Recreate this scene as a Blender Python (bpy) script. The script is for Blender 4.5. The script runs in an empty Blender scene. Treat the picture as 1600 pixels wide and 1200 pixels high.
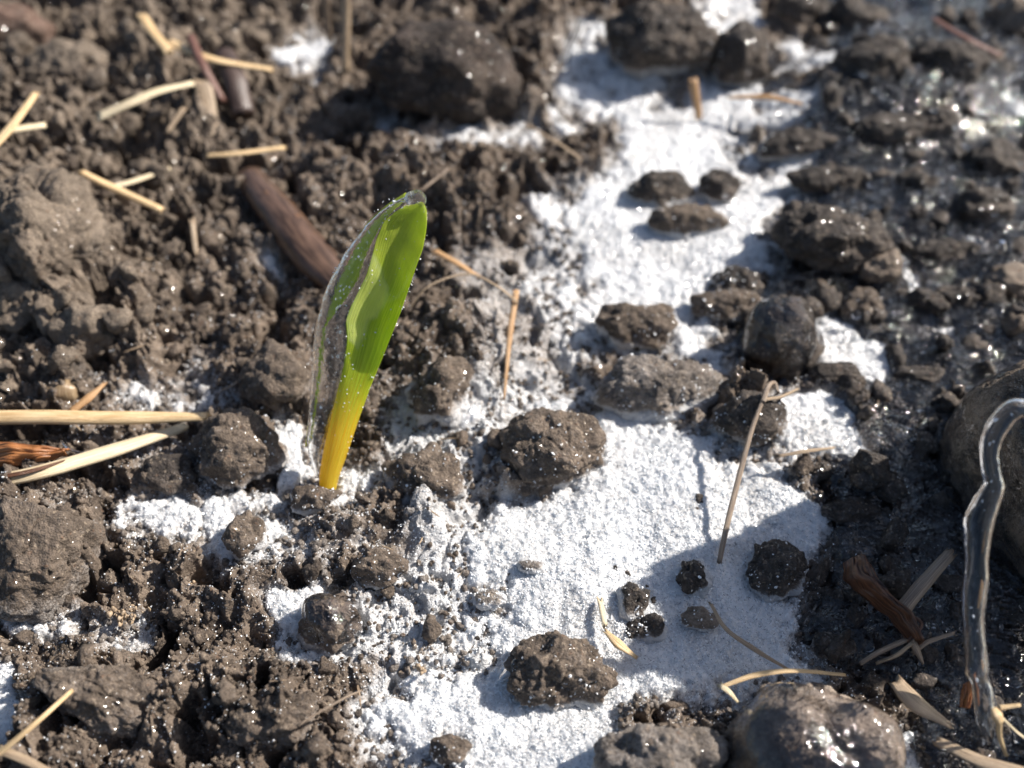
import bpy, math, random
import numpy as np
from mathutils import Vector, Matrix

# ------------------------------------------------------------------ scene, camera, light
sc = bpy.context.scene
sc.unit_settings.scale_length = 0.01          # one unit is one centimetre
C = sc.collection
PITCH, HFOV, CAMZ = math.radians(50), math.radians(50), 15.0
cam_d = bpy.data.cameras.new('camera')
cam = bpy.data.objects.new('camera', cam_d); C.objects.link(cam); sc.camera = cam
cam.location = (0, 0, CAMZ); cam.rotation_euler = (math.pi/2-PITCH, 0, 0)
cam_d.sensor_width = 36; cam_d.lens = 18/math.tan(HFOV/2)
cam_d.clip_start = .1; cam_d.clip_end = 5000
cam_d.dof.use_dof = True; cam_d.dof.focus_distance = 16.6; cam_d.dof.aperture_fstop = 0.12
cam_d.dof.aperture_blades = 0

SUN_EL, SUN_AZ = math.radians(38), math.radians(70)      # azimuth from the view direction (+y) towards the right
sd = Vector((math.sin(SUN_AZ)*math.cos(SUN_EL), math.cos(SUN_AZ)*math.cos(SUN_EL), math.sin(SUN_EL)))
sun_d = bpy.data.lights.new('sun', 'SUN'); sun = bpy.data.objects.new('sun', sun_d); C.objects.link(sun)
sun_d.energy = 4.6; sun_d.angle = math.radians(.53); sun_d.color = (1, .94, .86)
sun.rotation_euler = sd.to_track_quat('Z', 'Y').to_euler()
w = bpy.data.worlds.new('World'); sc.world = w; w.use_nodes = True
wn = w.node_tree; wn.nodes.clear()
sky = wn.nodes.new('ShaderNodeTexSky'); sky.sky_type = 'NISHITA'; sky.sun_disc = False
sky.sun_elevation = SUN_EL; sky.sun_rotation = SUN_AZ; sky.air_density = 1.0; sky.dust_density = 1.5
bg = wn.nodes.new('ShaderNodeBackground'); bg.inputs[1].default_value = .064
wo = wn.nodes.new('ShaderNodeOutputWorld')
wn.links.new(sky.outputs[0], bg.inputs[0]); wn.links.new(bg.outputs[0], wo.inputs[0])
sc.view_settings.view_transform = 'Standard'; sc.view_settings.look = 'None'
sc.view_settings.exposure = 0.86; sc.view_settings.gamma = 1
sc.render.engine = 'CYCLES'
sc.cycles.max_bounces = 10; sc.cycles.transmission_bounces = 10; sc.cycles.transparent_max_bounces = 16
sc.cycles.sample_clamp_indirect = 6

# ------------------------------------------------------------------ helpers: pixels and noise
TH = math.tan(HFOV/2)
UP = np.array([0, math.sin(PITCH), math.cos(PITCH)]); FW = np.array([0, math.cos(PITCH), -math.sin(PITCH)])
def ray(px, py):
    d = np.array([1., 0, 0])*((px-800)/800*TH) + UP*((600-py)/800*TH) + FW
    return d
def at(px, py, z=0.):                       # the point at height z seen at (px, py) of the 1600 x 1200 photograph
    d = ray(px, py); t = (z-CAMZ)/d[2]
    return np.array([0, 0, CAMZ]) + d*t
def topix(P):
    Q = np.asarray(P, float) - np.array([0, 0, CAMZ])
    f = Q@FW; f = np.where(f < .5, .5, f)
    return 800 + Q[..., 0]/f/TH*800, 600 - (Q@UP)/f/TH*800
def pxcm(p): return float((np.asarray(p)-np.array([0, 0, CAMZ]))@FW)*TH/800   # cm per pixel at point p

rng = np.random.default_rng(7)
_g = rng.normal(size=(256, 3)); _g /= np.linalg.norm(_g, axis=1)[:, None]; _g = _g.astype(np.float32)*1.5
def hsh(ix, iy, iz=0, seed=0):
    h = (ix.astype(np.int64)*374761393 + iy.astype(np.int64)*668265263 + np.asarray(iz).astype(np.int64)*2147483647 + seed*974634777) & 0xffffffff
    h = ((h ^ (h >> 13))*1274126177) & 0xffffffff
    h = ((h ^ (h >> 15))*2246822519) & 0xffffffff
    return h ^ (h >> 16)
def _f(t): return t*t*t*(t*(t*6-15)+10)
def n2(x, y, f=1., seed=0):
    x = x*f; y = y*f; ix = np.floor(x); iy = np.floor(y); fx = (x-ix).astype(np.float32); fy = (y-iy).astype(np.float32)
    ix = ix.astype(np.int32); iy = iy.astype(np.int32); u = _f(fx); v = _f(fy)
    def c(a, b):
        g = _g[hsh(ix+a, iy+b, 0, seed) & 255]
        return g[..., 0]*(fx-a) + g[..., 1]*(fy-b)
    return (c(0, 0)*(1-u)+c(1, 0)*u)*(1-v) + (c(0, 1)*(1-u)+c(1, 1)*u)*v
def n3(P, f=1., seed=0):
    P = P*f; I = np.floor(P); F = (P-I).astype(np.float32); I = I.astype(np.int32)
    U = _f(F); r = 0
    for a in (0, 1):
        for b in (0, 1):
            for c in (0, 1):
                g = _g[hsh(I[:, 0]+a, I[:, 1]+b, I[:, 2]+c, seed) & 255]
                d = g[:, 0]*(F[:, 0]-a)+g[:, 1]*(F[:, 1]-b)+g[:, 2]*(F[:, 2]-c)
                wgt = (U[:, 0] if a else 1-U[:, 0])*(U[:, 1] if b else 1-U[:, 1])*(U[:, 2] if c else 1-U[:, 2])
                r = r + d*wgt
    return r
def fb(x, y, f, o, seed=0, g=.5):
    r = 0; a = 1.
    for k in range(o): r = r + a*n2(x, y, f*2.03**k, seed+k); a *= g
    return r
def domes(x, y, cell, seed, keep=.75):      # packed hemispherical lumps, some cells empty, heights 0..1
    x = x/cell; y = y/cell; ix = np.floor(x).astype(np.int32); iy = np.floor(y).astype(np.int32)
    best = np.zeros(x.shape, np.float32)
    for a in (-1, 0, 1):
        for b in (-1, 0, 1):
            h = hsh(ix+a, iy+b, 0, seed)
            jx = (h & 1023)/1023.; jy = ((h >> 10) & 1023)/1023.; r = ((h >> 20) & 1023)/1023.
            rad = .35+.5*r
            d2 = ((x-ix-a-jx)**2 + (y-iy-b-jy)**2)/rad**2
            v = np.sqrt(np.clip(1-d2, 0, 1))*rad*(r < keep)
            best = np.maximum(best, v)
    return best
def chunks(x, y, cell, seed, tilt=.5, gap=.16):   # broken angular plates with crevices between them
    x = x/cell; y = y/cell; ix = np.floor(x).astype(np.int32); iy = np.floor(y).astype(np.int32)
    d1 = np.full(x.shape, 9., np.float32); d2 = np.full(x.shape, 9., np.float32); lv = np.zeros(x.shape, np.float32)
    for a in (-1, 0, 1):
        for b in (-1, 0, 1):
            h = hsh(ix+a, iy+b, 0, seed); jx = (h & 1023)/1023.; jy = ((h >> 10) & 1023)/1023.; r = ((h >> 20) & 1023)/1023.
            ex = x-ix-a-jx; ey = y-iy-b-jy; d = np.sqrt(ex*ex+ey*ey)
            an = r*40; v = r*.8 + tilt*(ex*np.cos(an)+ey*np.sin(an))
            nb = d < d1
            d2 = np.where(nb, d1, np.minimum(d2, d)); lv = np.where(nb, v, lv); d1 = np.where(nb, d, d1)
    return lv*ss(d2-d1, 0, gap)
def ss(x, a, b):
    t = np.clip((x-a)/(b-a), 0, 1); return t*t*(3-2*t)
def polysd(x, y, poly):                      # signed distance in pixels, positive inside
    p = np.array(poly, float); n = len(p); d = np.full(x.shape, 1e9); ins = np.zeros(x.shape, bool)
    for i in range(n):
        a = p[i]; b = p[(i+1) % n]; e = b-a; wx = x-a[0]; wy = y-a[1]
        t = np.clip((wx*e[0]+wy*e[1])/(e@e), 0, 1)
        d = np.minimum(d, (wx-e[0]*t)**2+(wy-e[1]*t)**2)
        c = (a[1] > y) != (b[1] > y)
        with np.errstate(divide='ignore', invalid='ignore'):
            xi = (b[0]-a[0])*(y-a[1])/(b[1]-a[1]+1e-12)+a[0]
        ins ^= c & (x < xi)
    return np.where(ins, 1, -1)*np.sqrt(d)

# ------------------------------------------------------------------ helpers: meshes
def mesh(name, V, F, mats, attrs=None, smooth=True):
    V = np.asarray(V, np.float32); F = np.asarray(F, np.int32)
    me = bpy.data.meshes.new(name); k = F.shape[1]
    me.vertices.add(len(V)); me.vertices.foreach_set('co', V.ravel())
    me.loops.add(F.size); me.loops.foreach_set('vertex_index', F.ravel())
    me.polygons.add(len(F)); me.polygons.foreach_set('loop_start', np.arange(0, F.size, k, dtype=np.int32))
    me.update(calc_edges=True)
    me.polygons.foreach_set('use_smooth', np.full(len(F), smooth))
    for a, v in (attrs or {}).items():
        at_ = me.attributes.new(a, 'FLOAT', 'POINT'); at_.data.foreach_set('value', np.asarray(v, np.float32).ravel())
    for m in (mats if isinstance(mats, (list, tuple)) else [mats]): me.materials.append(m)
    return me
def obj(name, me, parent=None, loc=None):
    o = bpy.data.objects.new(name, me); C.objects.link(o)
    if loc is not None: o.location = loc
    if parent is not None: o.parent = parent
    return o
def tag(o, label, cat, group=None, kind=None):
    if label: o['label'] = label
    if cat: o['category'] = cat
    if group: o['group'] = group
    if kind: o['kind'] = kind
    return o
def gridfaces(nr, nc, close=False):
    i = np.arange(nr-1)[:, None]*nc; j = np.arange(nc if close else nc-1)[None, :]; j2 = (j+1) % nc
    return np.stack([i+j, i+j2, i+nc+j2, i+nc+j], -1).reshape(-1, 4)
_ico = {}
def ico(n):
    if n in _ico: return _ico[n]
    import bmesh
    bm = bmesh.new(); bmesh.ops.create_icosphere(bm, subdivisions=n, radius=1)
    V = np.array([v.co[:] for v in bm.verts]); F = np.array([[v.index for v in f.verts] for f in bm.faces]); bm.free()
    _ico[n] = (V, F); return V, F
def randrot(n, r):
    q = r.normal(size=(n, 4)); q /= np.linalg.norm(q, axis=1)[:, None]; a, b, c, d = q.T
    return np.stack([np.stack([1-2*(c*c+d*d), 2*(b*c-a*d), 2*(b*d+a*c)], -1), np.stack([2*(b*c+a*d), 1-2*(b*b+d*d), 2*(c*d-a*b)], -1),
                     np.stack([2*(b*d-a*c), 2*(c*d+a*b), 1-2*(b*b+c*c)], -1)], 1)
def scatter(tmpls, pos, size, r, squash=.35):   # many copies of templates baked into one mesh
    VV = []; FF = []; off = 0; n = len(pos); which = r.integers(0, len(tmpls), n)
    for k, (V, F) in enumerate(tmpls):
        m = which == k; p = pos[m]; s = size[m][:, None]*(1+squash*(r.random((len(p), 3))-.5)*2)
        R = randrot(len(p), r)
        X = np.einsum('nij,nvj->nvi', R, V[None]*s[:, None, :]) + p[:, None, :]
        VV.append(X.reshape(-1, 3)); FF.append((F[None]+(np.arange(len(p))*len(V))[:, None, None]).reshape(-1, F.shape[1])+off)
        off += len(p)*len(V)
    return np.concatenate(VV), np.concatenate(FF)

# ------------------------------------------------------------------ materials
def newmat(name):
    m = bpy.data.materials.new(name); m.use_nodes = True; m.node_tree.nodes.clear(); return m, m.node_tree
class NT:
    def __init__(s, t): s.t = t
    def n(s, typ, ins=None, **kw):
        nd = s.t.nodes.new('ShaderNode'+typ)
        for k, v in kw.items(): setattr(nd, k, v)
        for k, v in (ins or {}).items():
            i = nd.inputs[k]
            if isinstance(v, bpy.types.NodeSocket): s.t.links.new(v, i)
            else: i.default_value = v
        return nd
    def math(s, op, a, b=0., c=0., clamp=False):
        nd = s.t.nodes.new('ShaderNodeMath'); nd.operation = op; nd.use_clamp = clamp
        for i, v in enumerate((a, b, c)):
            if isinstance(v, bpy.types.NodeSocket): s.t.links.new(v, nd.inputs[i])
            else: nd.inputs[i].default_value = v
        return nd.outputs[0]
    def mix(s, f, a, b):
        nd = s.t.nodes.new('ShaderNodeMix'); nd.data_type = 'RGBA'
        for k, v in ((0, f), (6, a), (7, b)):
            if isinstance(v, bpy.types.NodeSocket): s.t.links.new(v, nd.inputs[k])
            else: nd.inputs[k].default_value = v if k == 0 else (*v, 1)
        return nd.outputs[2]
    def step(s, v, a, b, lo=0., hi=1.):
        nd = s.n('MapRange', {0: v, 1: a, 2: b, 3: lo, 4: hi}, interpolation_type='SMOOTHSTEP'); return nd.outputs[0]
    def noise(s, co, scale, detail=3, rough=.55, dist=0.):
        return s.n('TexNoise', {'Vector': co, 'Scale': scale, 'Detail': detail, 'Roughness': rough, 'Distortion': dist}).outputs[0]
    def attr(s, name): return s.n('Attribute', attribute_name=name).outputs['Fac']
    def out(s, sh): s.t.links.new(sh, s.n('OutputMaterial').inputs[0])

def soil_mat(name, dark, light, frost=0., wet=0., glint=1., ground=False, red=0.):
    m, t = newmat(name); N = NT(t)
    co = N.n('TexCoord').outputs['Object']
    nA = N.noise(co, 1.1, 5, .6); nB = N.noise(co, 6, 5, .65); nC = N.noise(co, 34, 3, .6)
    f = N.math('ADD', N.math('MULTIPLY', nA, .5), N.math('ADD', N.math('MULTIPLY', nB, .35), N.math('MULTIPLY', nC, .25)))
    col = N.mix(N.step(f, .40, .70), dark, light)
    damp = N.step(N.noise(co, .42, 5, .65), .46, .60)
    col = N.mix(N.math('MULTIPLY', damp, .5), col, N.mix(N.step(f, .40, .70), (.030, .022, .017), (.125, .093, .070)))
    # scattered mineral grains and rusty organic specks
    vg = N.n('TexVoronoi', {'Vector': co, 'Scale': 22.}); sp = N.n('SeparateColor', {0: vg.outputs['Color']})
    col = N.mix(N.math('MULTIPLY', N.math('GREATER_THAN', sp.outputs[0], .955), .55), col, (.34, .27, .20))
    col = N.mix(N.math('MULTIPLY', N.math('GREATER_THAN', sp.outputs[1], .985), .35+red), col, (.17, .085, .045))
    fa = N.math('ADD', N.attr('frost'), frost)
    wa = N.math('ADD', N.attr('wet'), wet, clamp=True) if ground else wet
    nf = N.noise(co, 2.6, 6, .7); nf2 = N.noise(co, 26, 3, .75)
    fr = N.math('ADD', N.math('MULTIPLY', nf, .45), N.math('MULTIPLY', nf2, .55))
    fm = N.step(N.math('ADD', fr, N.math('MULTIPLY', fa, .44)), .56, .96)
    if ground:
        dr = N.attr('dry'); col = N.mix(N.math('MULTIPLY', dr, .6), col, N.mix(N.step(f, .40, .66), (.095, .074, .056), (.285, .228, .175)))
    col = N.mix(wa, col, N.mix(N.step(f, .42, .70), (.017, .014, .012), (.088, .071, .059)))
    col = N.mix(N.math('MULTIPLY', fm, .9), col, N.mix(N.step(fa, .3, .9), (.46, .415, .38), (.64, .64, .645)))
    hgt = N.math('ADD', N.math('MULTIPLY', N.noise(co, 17, 5, .7), 1.), N.math('MULTIPLY', N.noise(co, 60, 2, .6), .30))
    vb = N.n('TexVoronoi', {'Vector': co, 'Scale': 30.}, feature='SMOOTH_F1').outputs[0]
    hgt = N.math('SUBTRACT', hgt, N.math('MULTIPLY', vb, .5))
    bp = N.n('Bump', {'Strength': 1., 'Distance': .05, 'Height': hgt}).outputs[0]
    # ice glints: tiny cells, each with its own facet direction
    vc = N.n('TexVoronoi', {'Vector': co, 'Scale': 34.}); cs = N.n('SeparateColor', {0: vc.outputs['Color']})
    rn = N.n('VectorMath', {0: vc.outputs['Color'], 1: (.5, .5, .5)}, operation='SUBTRACT').outputs[0]
    rn = N.n('VectorMath', {0: rn, 3: 1.15}, operation='SCALE').outputs[0]
    gn = N.n('VectorMath', {0: N.n('VectorMath', {0: rn, 1: N.n('NewGeometry').outputs['Normal']}, operation='ADD').outputs[0]}, operation='NORMALIZE').outputs[0]
    gm = N.math('MULTIPLY', N.math('GREATER_THAN', cs.outputs[2], .62), N.math('LESS_THAN', vc.outputs['Distance'], .42))
    gm = N.math('MULTIPLY', gm, glint)
    rough = N.math('SUBTRACT', .92, N.math('MULTIPLY', wa, .55))
    p = N.n('BsdfPrincipled', {'Base Color': col, 'Roughness': rough, 'Normal': bp, 'Specular IOR Level': .4,
            'Coat Weight': gm, 'Coat Roughness': .11, 'Coat Normal': gn, 'Coat IOR': 1.6})
    N.out(p.outputs[0]); return m
M_ground = soil_mat('frozen_soil', (.066, .049, .038), (.255, .197, .150), ground=True)
M_clod = soil_mat('clod_soil', (.052, .039, .030), (.215, .166, .127), frost=.12)
M_clodlight = soil_mat('dry_clod_soil', (.10, .078, .059), (.285, .228, .175), frost=0., glint=.5)
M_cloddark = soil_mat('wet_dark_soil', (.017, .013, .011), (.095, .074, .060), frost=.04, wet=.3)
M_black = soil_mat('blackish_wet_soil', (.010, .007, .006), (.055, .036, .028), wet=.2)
M_clodred = soil_mat('reddish_soil', (.10, .060, .045), (.20, .13, .10), glint=.4)
M_clodfrost = soil_mat('frosted_clod_soil', (.06, .048, .040), (.21, .175, .145), frost=.38)
M_rock = soil_mat('brown_stone', (.11, .085, .065), (.36, .29, .23), glint=.8, red=.2)

def snow_mat():
    m, t = newmat('granular_snow'); N = NT(t)
    co = N.n('TexCoord').outputs['Object']
    v = N.n('TexVoronoi', {'Vector': co, 'Scale': 17.}, feature='SMOOTH_F1').outputs[0]
    v2 = N.n('TexVoronoi', {'Vector': co, 'Scale': 34.}).outputs[0]
    h = N.math('ADD', N.math('MULTIPLY', v, -.8), N.math('ADD', N.math('MULTIPLY', v2, -.45), N.noise(co, 7, 4, .6)))
    bp = N.n('Bump', {'Strength': .45, 'Distance': .045, 'Height': h}).outputs[0]
    d = N.step(N.math('ADD', N.attr('thin'), N.math('MULTIPLY', N.math('SUBTRACT', N.math('ADD', N.math('MULTIPLY', N.noise(co, 1.3, 5, .7), .6), N.math('MULTIPLY', N.noise(co, 14, 3, .7), .4)), .5), 2.2)), -.05, .95)
    col = N.mix(d, N.mix(N.step(N.noise(co, .7, 5, .65), .42, .72), (.67, .675, .685), (.55, .54, .53)), (.40, .355, .32))
    vc = N.n('TexVoronoi', {'Vector': co, 'Scale': 26.}); cs = N.n('SeparateColor', {0: vc.outputs['Color']})
    rn = N.n('VectorMath', {0: N.n('VectorMath', {0: vc.outputs['Color'], 1: (.5, .5, .5)}, operation='SUBTRACT').outputs[0], 3: 1.6}, operation='SCALE').outputs[0]
    gn = N.n('VectorMath', {0: N.n('VectorMath', {0: rn, 1: N.n('NewGeometry').outputs['Normal']}, operation='ADD').outputs[0]}, operation='NORMALIZE').outputs[0]
    p = N.n('BsdfPrincipled', {'Base Color': col, 'Roughness': .6, 'Normal': bp, 'Subsurface Weight': .7, 'Subsurface Radius': (.11, .12, .13), 'Subsurface Scale': 1.,
            'Coat Weight': N.math('GREATER_THAN', cs.outputs[0], .6), 'Coat Roughness': .12, 'Coat Normal': gn, 'Coat IOR': 1.5})
    al = N.math('ADD', N.math('MULTIPLY', N.noise(co, 3.0, 5, .7), .9), N.math('MULTIPLY', N.noise(co, 24, 2, .6), .75))
    al = N.step(N.math('SUBTRACT', al, N.math('MULTIPLY', N.attr('thin'), .95)), .12, .62)
    N.out(N.n('MixShader', {0: al, 1: N.n('BsdfTransparent').outputs[0], 2: p.outputs[0]}).outputs[0]); return m
M_snow = snow_mat()
def crystal_mat():
    m, t = newmat('ice_crystal'); N = NT(t)
    p = N.n('BsdfPrincipled', {'Base Color': (.93, .95, .97, 1), 'Roughness': .12, 'IOR': 1.31, 'Transmission Weight': .2, 'Specular IOR Level': .8})
    N.out(p.outputs[0]); return m
M_crystal = crystal_mat()
def glass_mat(name, rough=.02, bscale=(3, 14), bstr=.35, tint=(.98, .99, 1.), cloud=.04, inc=.5, bd=.05):
    m, t = newmat(name); N = NT(t); co = N.n('TexCoord').outputs['Object']
    h = N.math('ADD', N.noise(co, bscale[0], 3, .6, .6), N.math('MULTIPLY', N.noise(co, bscale[1], 3, .6, 1.), .3))
    bp = N.n('Bump', {'Strength': bstr, 'Distance': bd, 'Height': h}).outputs[0]
    p = N.n('BsdfPrincipled', {'Base Color': (*tint, 1), 'Roughness': rough, 'IOR': 1.31, 'Transmission Weight': 1., 'Normal': bp})
    d = N.n('BsdfDiffuse', {'Color': (.85, .87, .9, 1)})
    c = N.math('MULTIPLY', N.step(N.noise(co, 9, 4, .7), inc, inc+.25), cloud)
    N.out(N.n('MixShader', {0: c, 1: p.outputs[0], 2: d.outputs[0]}).outputs[0]); return m
M_ice = glass_mat('clear_ice', .0)
M_bead = glass_mat('bead_ice', .07, bstr=.1)
M_leafice = glass_mat('rippled_leaf_ice', .0, (6, 15), .6, cloud=.10, inc=.5, bd=.05)
def film_mat(name, bscale, bstr, trans=.8, rough=.07, aniso=(1, 1, 1), cloud=.1, dist=1.5):   # a thin ice skin: lets light straight through, reflects by Fresnel
    m, t = newmat(name); N = NT(t); co = N.n('TexCoord').outputs['Object']
    co2 = N.n('Mapping', {'Vector': co, 'Scale': aniso}).outputs[0]
    h = N.math('ADD', N.noise(co2, bscale, 4, .55, dist), N.math('MULTIPLY', N.noise(co, bscale*5, 2, .5, .5), .05))
    bp = N.n('Bump', {'Strength': bstr, 'Distance': .25, 'Height': h}).outputs[0]
    fr = N.n('Fresnel', {'IOR': 1.33, 'Normal': bp}).outputs[0]
    fr = N.math('MULTIPLY', fr, 2.0, clamp=True)
    g = N.n('BsdfGlossy', {'Color': (1, 1, 1, 1), 'Roughness': rough, 'Normal': bp})
    tr = N.n('BsdfTransparent', {'Color': (trans, trans*1.0, trans*1.02, 1)})
    d = N.n('BsdfDiffuse', {'Color': (.55, .6, .68, 1)})
    c = N.math('MULTIPLY', N.step(N.noise(co, 1.7, 6, .7, .8), .5, .75), cloud)
    a = N.n('MixShader', {0: c, 1: tr.outputs[0], 2: d.outputs[0]})
    N.out(N.n('MixShader', {0: fr, 1: a.outputs[0], 2: g.outputs[0]}).outputs[0]); return m
M_film = film_mat('thin_ground_ice', 1.1, 1., .85, .05, (1, 2.0, 1), cloud=.10, dist=1.0)
M_shell = film_mat('clear_ice_shell', 1.5, .5, .93, .04, cloud=.05)

def straw_mat(name, a, b, stain=(.10, .06, .035), stains=.35, gloss=.45, trans=.0):
    m, t = newmat(name); N = NT(t)
    u = N.attr('u'); v = N.attr('v'); rnd = N.n('ObjectInfo').outputs['Random']
    cv = N.n('CombineXYZ', {0: N.math('MULTIPLY', u, 14.), 1: N.math('MULTIPLY', v, 1.1), 2: N.math('MULTIPLY', rnd, 30.)}).outputs[0]
    st = N.noise(cv, 1.6, 4, .6)
    cl = N.n('CombineXYZ', {0: N.math('MULTIPLY', u, 5.), 1: N.math('MULTIPLY', v, 3.), 2: N.math('MULTIPLY', rnd, 30.)}).outputs[0]
    bl = N.noise(cl, 1.2, 5, .7)
    col = N.mix(N.step(st, .35, .65), a, b)
    col = N.mix(N.math('MULTIPLY', N.step(bl, .56, .74), stains*1.6), col, stain)
    bp = N.n('Bump', {'Strength': .6, 'Distance': .03, 'Height': st}).outputs[0]
    p = N.n('BsdfPrincipled', {'Base Color': col, 'Roughness': gloss, 'Normal': bp})
    N.out(p.outputs[0]); return m
M_gold = straw_mat('golden_straw', (.52, .34, .16), (.78, .58, .34))
M_pale = straw_mat('pale_straw', (.58, .45, .28), (.80, .69, .48), stains=.25)
M_tan = straw_mat('weathered_tan', (.22, .155, .10), (.44, .33, .22))
M_orange = straw_mat('orange_straw', (.36, .19, .08), (.56, .35, .18))
M_grey = straw_mat('grey_stem', (.17, .12, .085), (.34, .26, .19))
M_purple = straw_mat('reddish_stem', (.10, .045, .035), (.20, .10, .075))
M_dead = straw_mat('dead_leaf_brown', (.055, .025, .016), (.17, .075, .038), gloss=.3)
M_rust = straw_mat('rusty_leaf', (.20, .07, .025), (.40, .17, .06), gloss=.4)
M_bark = straw_mat('wet_bark', (.045, .028, .021), (.14, .085, .06), stain=(.34, .16, .06), stains=.35, gloss=.25)
M_darktwig = straw_mat('dark_bark', (.035, .024, .022), (.10, .065, .052), gloss=.4)

# ------------------------------------------------------------------ ground: regions traced from the photograph
SNOW = [
 (1.0, 62, [(940,648),(1010,655),(1090,690),(1150,735),(1190,715),(1250,745),(1290,800),(1285,860),(1245,890),(1250,960),(1235,1010),(1290,1050),(1190,1075),(1100,1085),(1010,1105),(965,1150),(930,1200),(900,1300),(740,1300),(735,1200),(705,1130),(725,1060),(785,1000),(765,930),(720,880),(745,800),(780,770),(860,775),(930,750),(950,700)]),
 (1.0, 60, [(895,70),(930,62),(1000,130),(1060,135),(1110,115),(1180,165),(1250,182),(1165,215),(1180,255),(1250,262),(1240,330),(1180,370),(1195,410),(1110,440),(1090,475),(1125,540),(1110,575),(1060,560),(1050,545),(980,545),(940,540),(925,470),(865,430),(890,400),(850,330),(900,290),(960,270),(950,200),(905,120)]),
 (.62, 40, [(880,440),(960,470),(940,560),(930,640),(800,640),(820,600),(870,560)]),
 (1.0, 18, [(1265,462),(1330,500),(1395,540),(1375,590),(1300,592),(1262,560)]),
 (.8, 14, [(1395,390),(1450,400),(1445,445),(1405,440)]),
 (.62, 18, [(1400,480),(1500,500),(1505,545),(1430,540)]),
 (.8, 22, [(1190,85),(1240,75),(1305,100),(1300,135),(1215,125)]),
 (.75, 20, [(1080,-30),(1180,-30),(1190,60),(1120,115),(1090,60)]),
 (.6, 20, [(1500,360),(1620,345),(1620,410),(1520,400)]),
 (.9, 18, [(1205,610),(1290,610),(1330,660),(1400,715),(1390,750),(1300,700),(1240,720)]),
 (.8, 20, [(420,85),(455,65),(510,70),(520,125),(450,130)]),
 (.64, 18, [(590,180),(650,205),(760,205),(840,190),(850,240),(700,235),(600,215)]),
 (.60, 22, [(140,590),(210,585),(295,620),(300,660),(160,650)]),
 (.60, 22, [(110,672),(340,668),(345,740),(240,740),(150,700)]),
 (.55, 30, [(60,775),(200,765),(330,790),(335,840),(180,850),(90,830)]),
 (.66, 34, [(330,770),(440,745),(470,700),(560,735),(610,735),(560,790),(580,860),(520,905),(430,880),(330,880),(310,830)]),
 (.92, 16, [(420,650),(470,650),(480,760),(430,750)]),
 (.52, 50, [(560,900),(700,870),(770,930),(780,1000),(730,1060),(710,1130),(740,1230),(610,1230),(570,1100),(620,1040),(590,980)]),
 (.52, 36, [(600,600),(660,640),(760,640),(790,700),(780,770),(730,790),(700,720),(620,690)]),
 (.85, 14, [(-30,1020),(35,1040),(45,1110),(20,1160),(-30,1160)]),
 (.85, 14, [(1395,1125),(1440,1130),(1440,1230),(1385,1230)]),
 (.6, 18, [(1560,150),(1620,140),(1620,200),(1570,195)]),
 (.62, 14, [(395,395),(430,400),(470,470),(450,480)]),
 (.55, 26, [(330,560),(380,640),(330,650),(270,600)]),
 (.70, 16, [(860,150),(900,150),(900,200),(850,200)]),
 (.6, 18, [(0,940),(120,930),(230,960),(240,1020),(120,1010),(0,990)]),
 (.62, 22, [(420,930),(560,900),(600,960),(520,1060),(440,1050)]),
 (.8, 10, [(1450,1065),(1485,1070),(1490,1090),(1460,1092)]),
 (.6, 20, [(1330,20),(1420,0),(1440,60),(1380,80)]),
 (.6, 20, [(1200,640),(1290,760),(1290,800),(1230,790)]),
]
HOLES = [(935,565,110,60), (1170,640,75,75)]
CRUST = [(700,380),(900,380),(930,560),(820,640),(780,760),(760,900),(760,1260),(560,1260),(560,1040),(500,980),(600,900),(640,780),(600,720),(640,620),(740,560)]
WET = [(1240,-60),(1900,-60),(1900,1300),(1440,1300),(1410,1110),(1310,1050),(1240,970),(1285,880),(1285,740),(1240,700),(1240,600),(1130,560),(1130,450),(1200,420),(1240,340),(1250,270),(1180,220),(1290,150)]
DRY = [(-400,-300),(520,-300),(470,140),(370,260),(300,420),(210,560),(60,620),(-400,640)]
def region(px, py):
    wx = px + 26*n2(px, py, .012, 91) + 12*n2(px, py, .035, 92) + 6*n2(px, py, .09, 93)
    wy = py + 22*n2(px, py, .012, 94) + 10*n2(px, py, .035, 95) + 5*n2(px, py, .09, 96)
    s = np.zeros(px.shape)
    for lv, soft, poly in SNOW:
        p = np.array(poly); m = (px > p[:, 0].min()-130) & (px < p[:, 0].max()+130) & (py > p[:, 1].min()-130) & (py < p[:, 1].max()+130)
        d = polysd(wx[m], wy[m], poly); s[m] = np.maximum(s[m], lv*ss(d, -soft*1.3, soft))
    wet = ss(polysd(wx, wy, WET), -25, 45)
    dry = ss(polysd(wx, wy, DRY), -80, 60)
    return s, wet, dry, ss(polysd(wx, wy, CRUST), -40, 40)
# broad relief: (px, py, radius x px, radius y px, height cm)
MOUNDS = [(60,380,120,150,.9),(30,860,130,110,.55),(200,120,260,120,.5),(140,500,90,70,.35),(430,580,90,80,.35),(680,540,110,130,.35),
 (620,830,110,80,.3),(300,1120,330,110,.45),(450,930,120,80,.25),(700,280,160,80,.35),(720,60,200,90,.4),(1290,380,120,50,.3),
 (1450,330,200,60,.3),(1000,60,130,60,.4),(1350,170,180,70,.5),(1450,100,160,80,.4),(1170,620,110,60,.25),(380,320,120,70,.2),
 (1030,1180,140,60,.4),(900,-50,500,60,.5),(560,280,90,70,.3),(1290,200,60,80,.2),(740,620,60,80,.2)]
def base_h(x, y):
    px, py = topix(np.stack([x, y, np.zeros_like(x)], -1))
    h = .22*n2(x, y, .22, 5) + .10*n2(x, y, .6, 6)
    for mx, my, rx, ry, a in MOUNDS:
        h = h + a*np.exp(-((px-mx)/rx)**2-((py-my)/ry)**2)
    return h
def gz(x, y): return float(base_h(np.array([x]), np.array([y]))[0])
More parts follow.
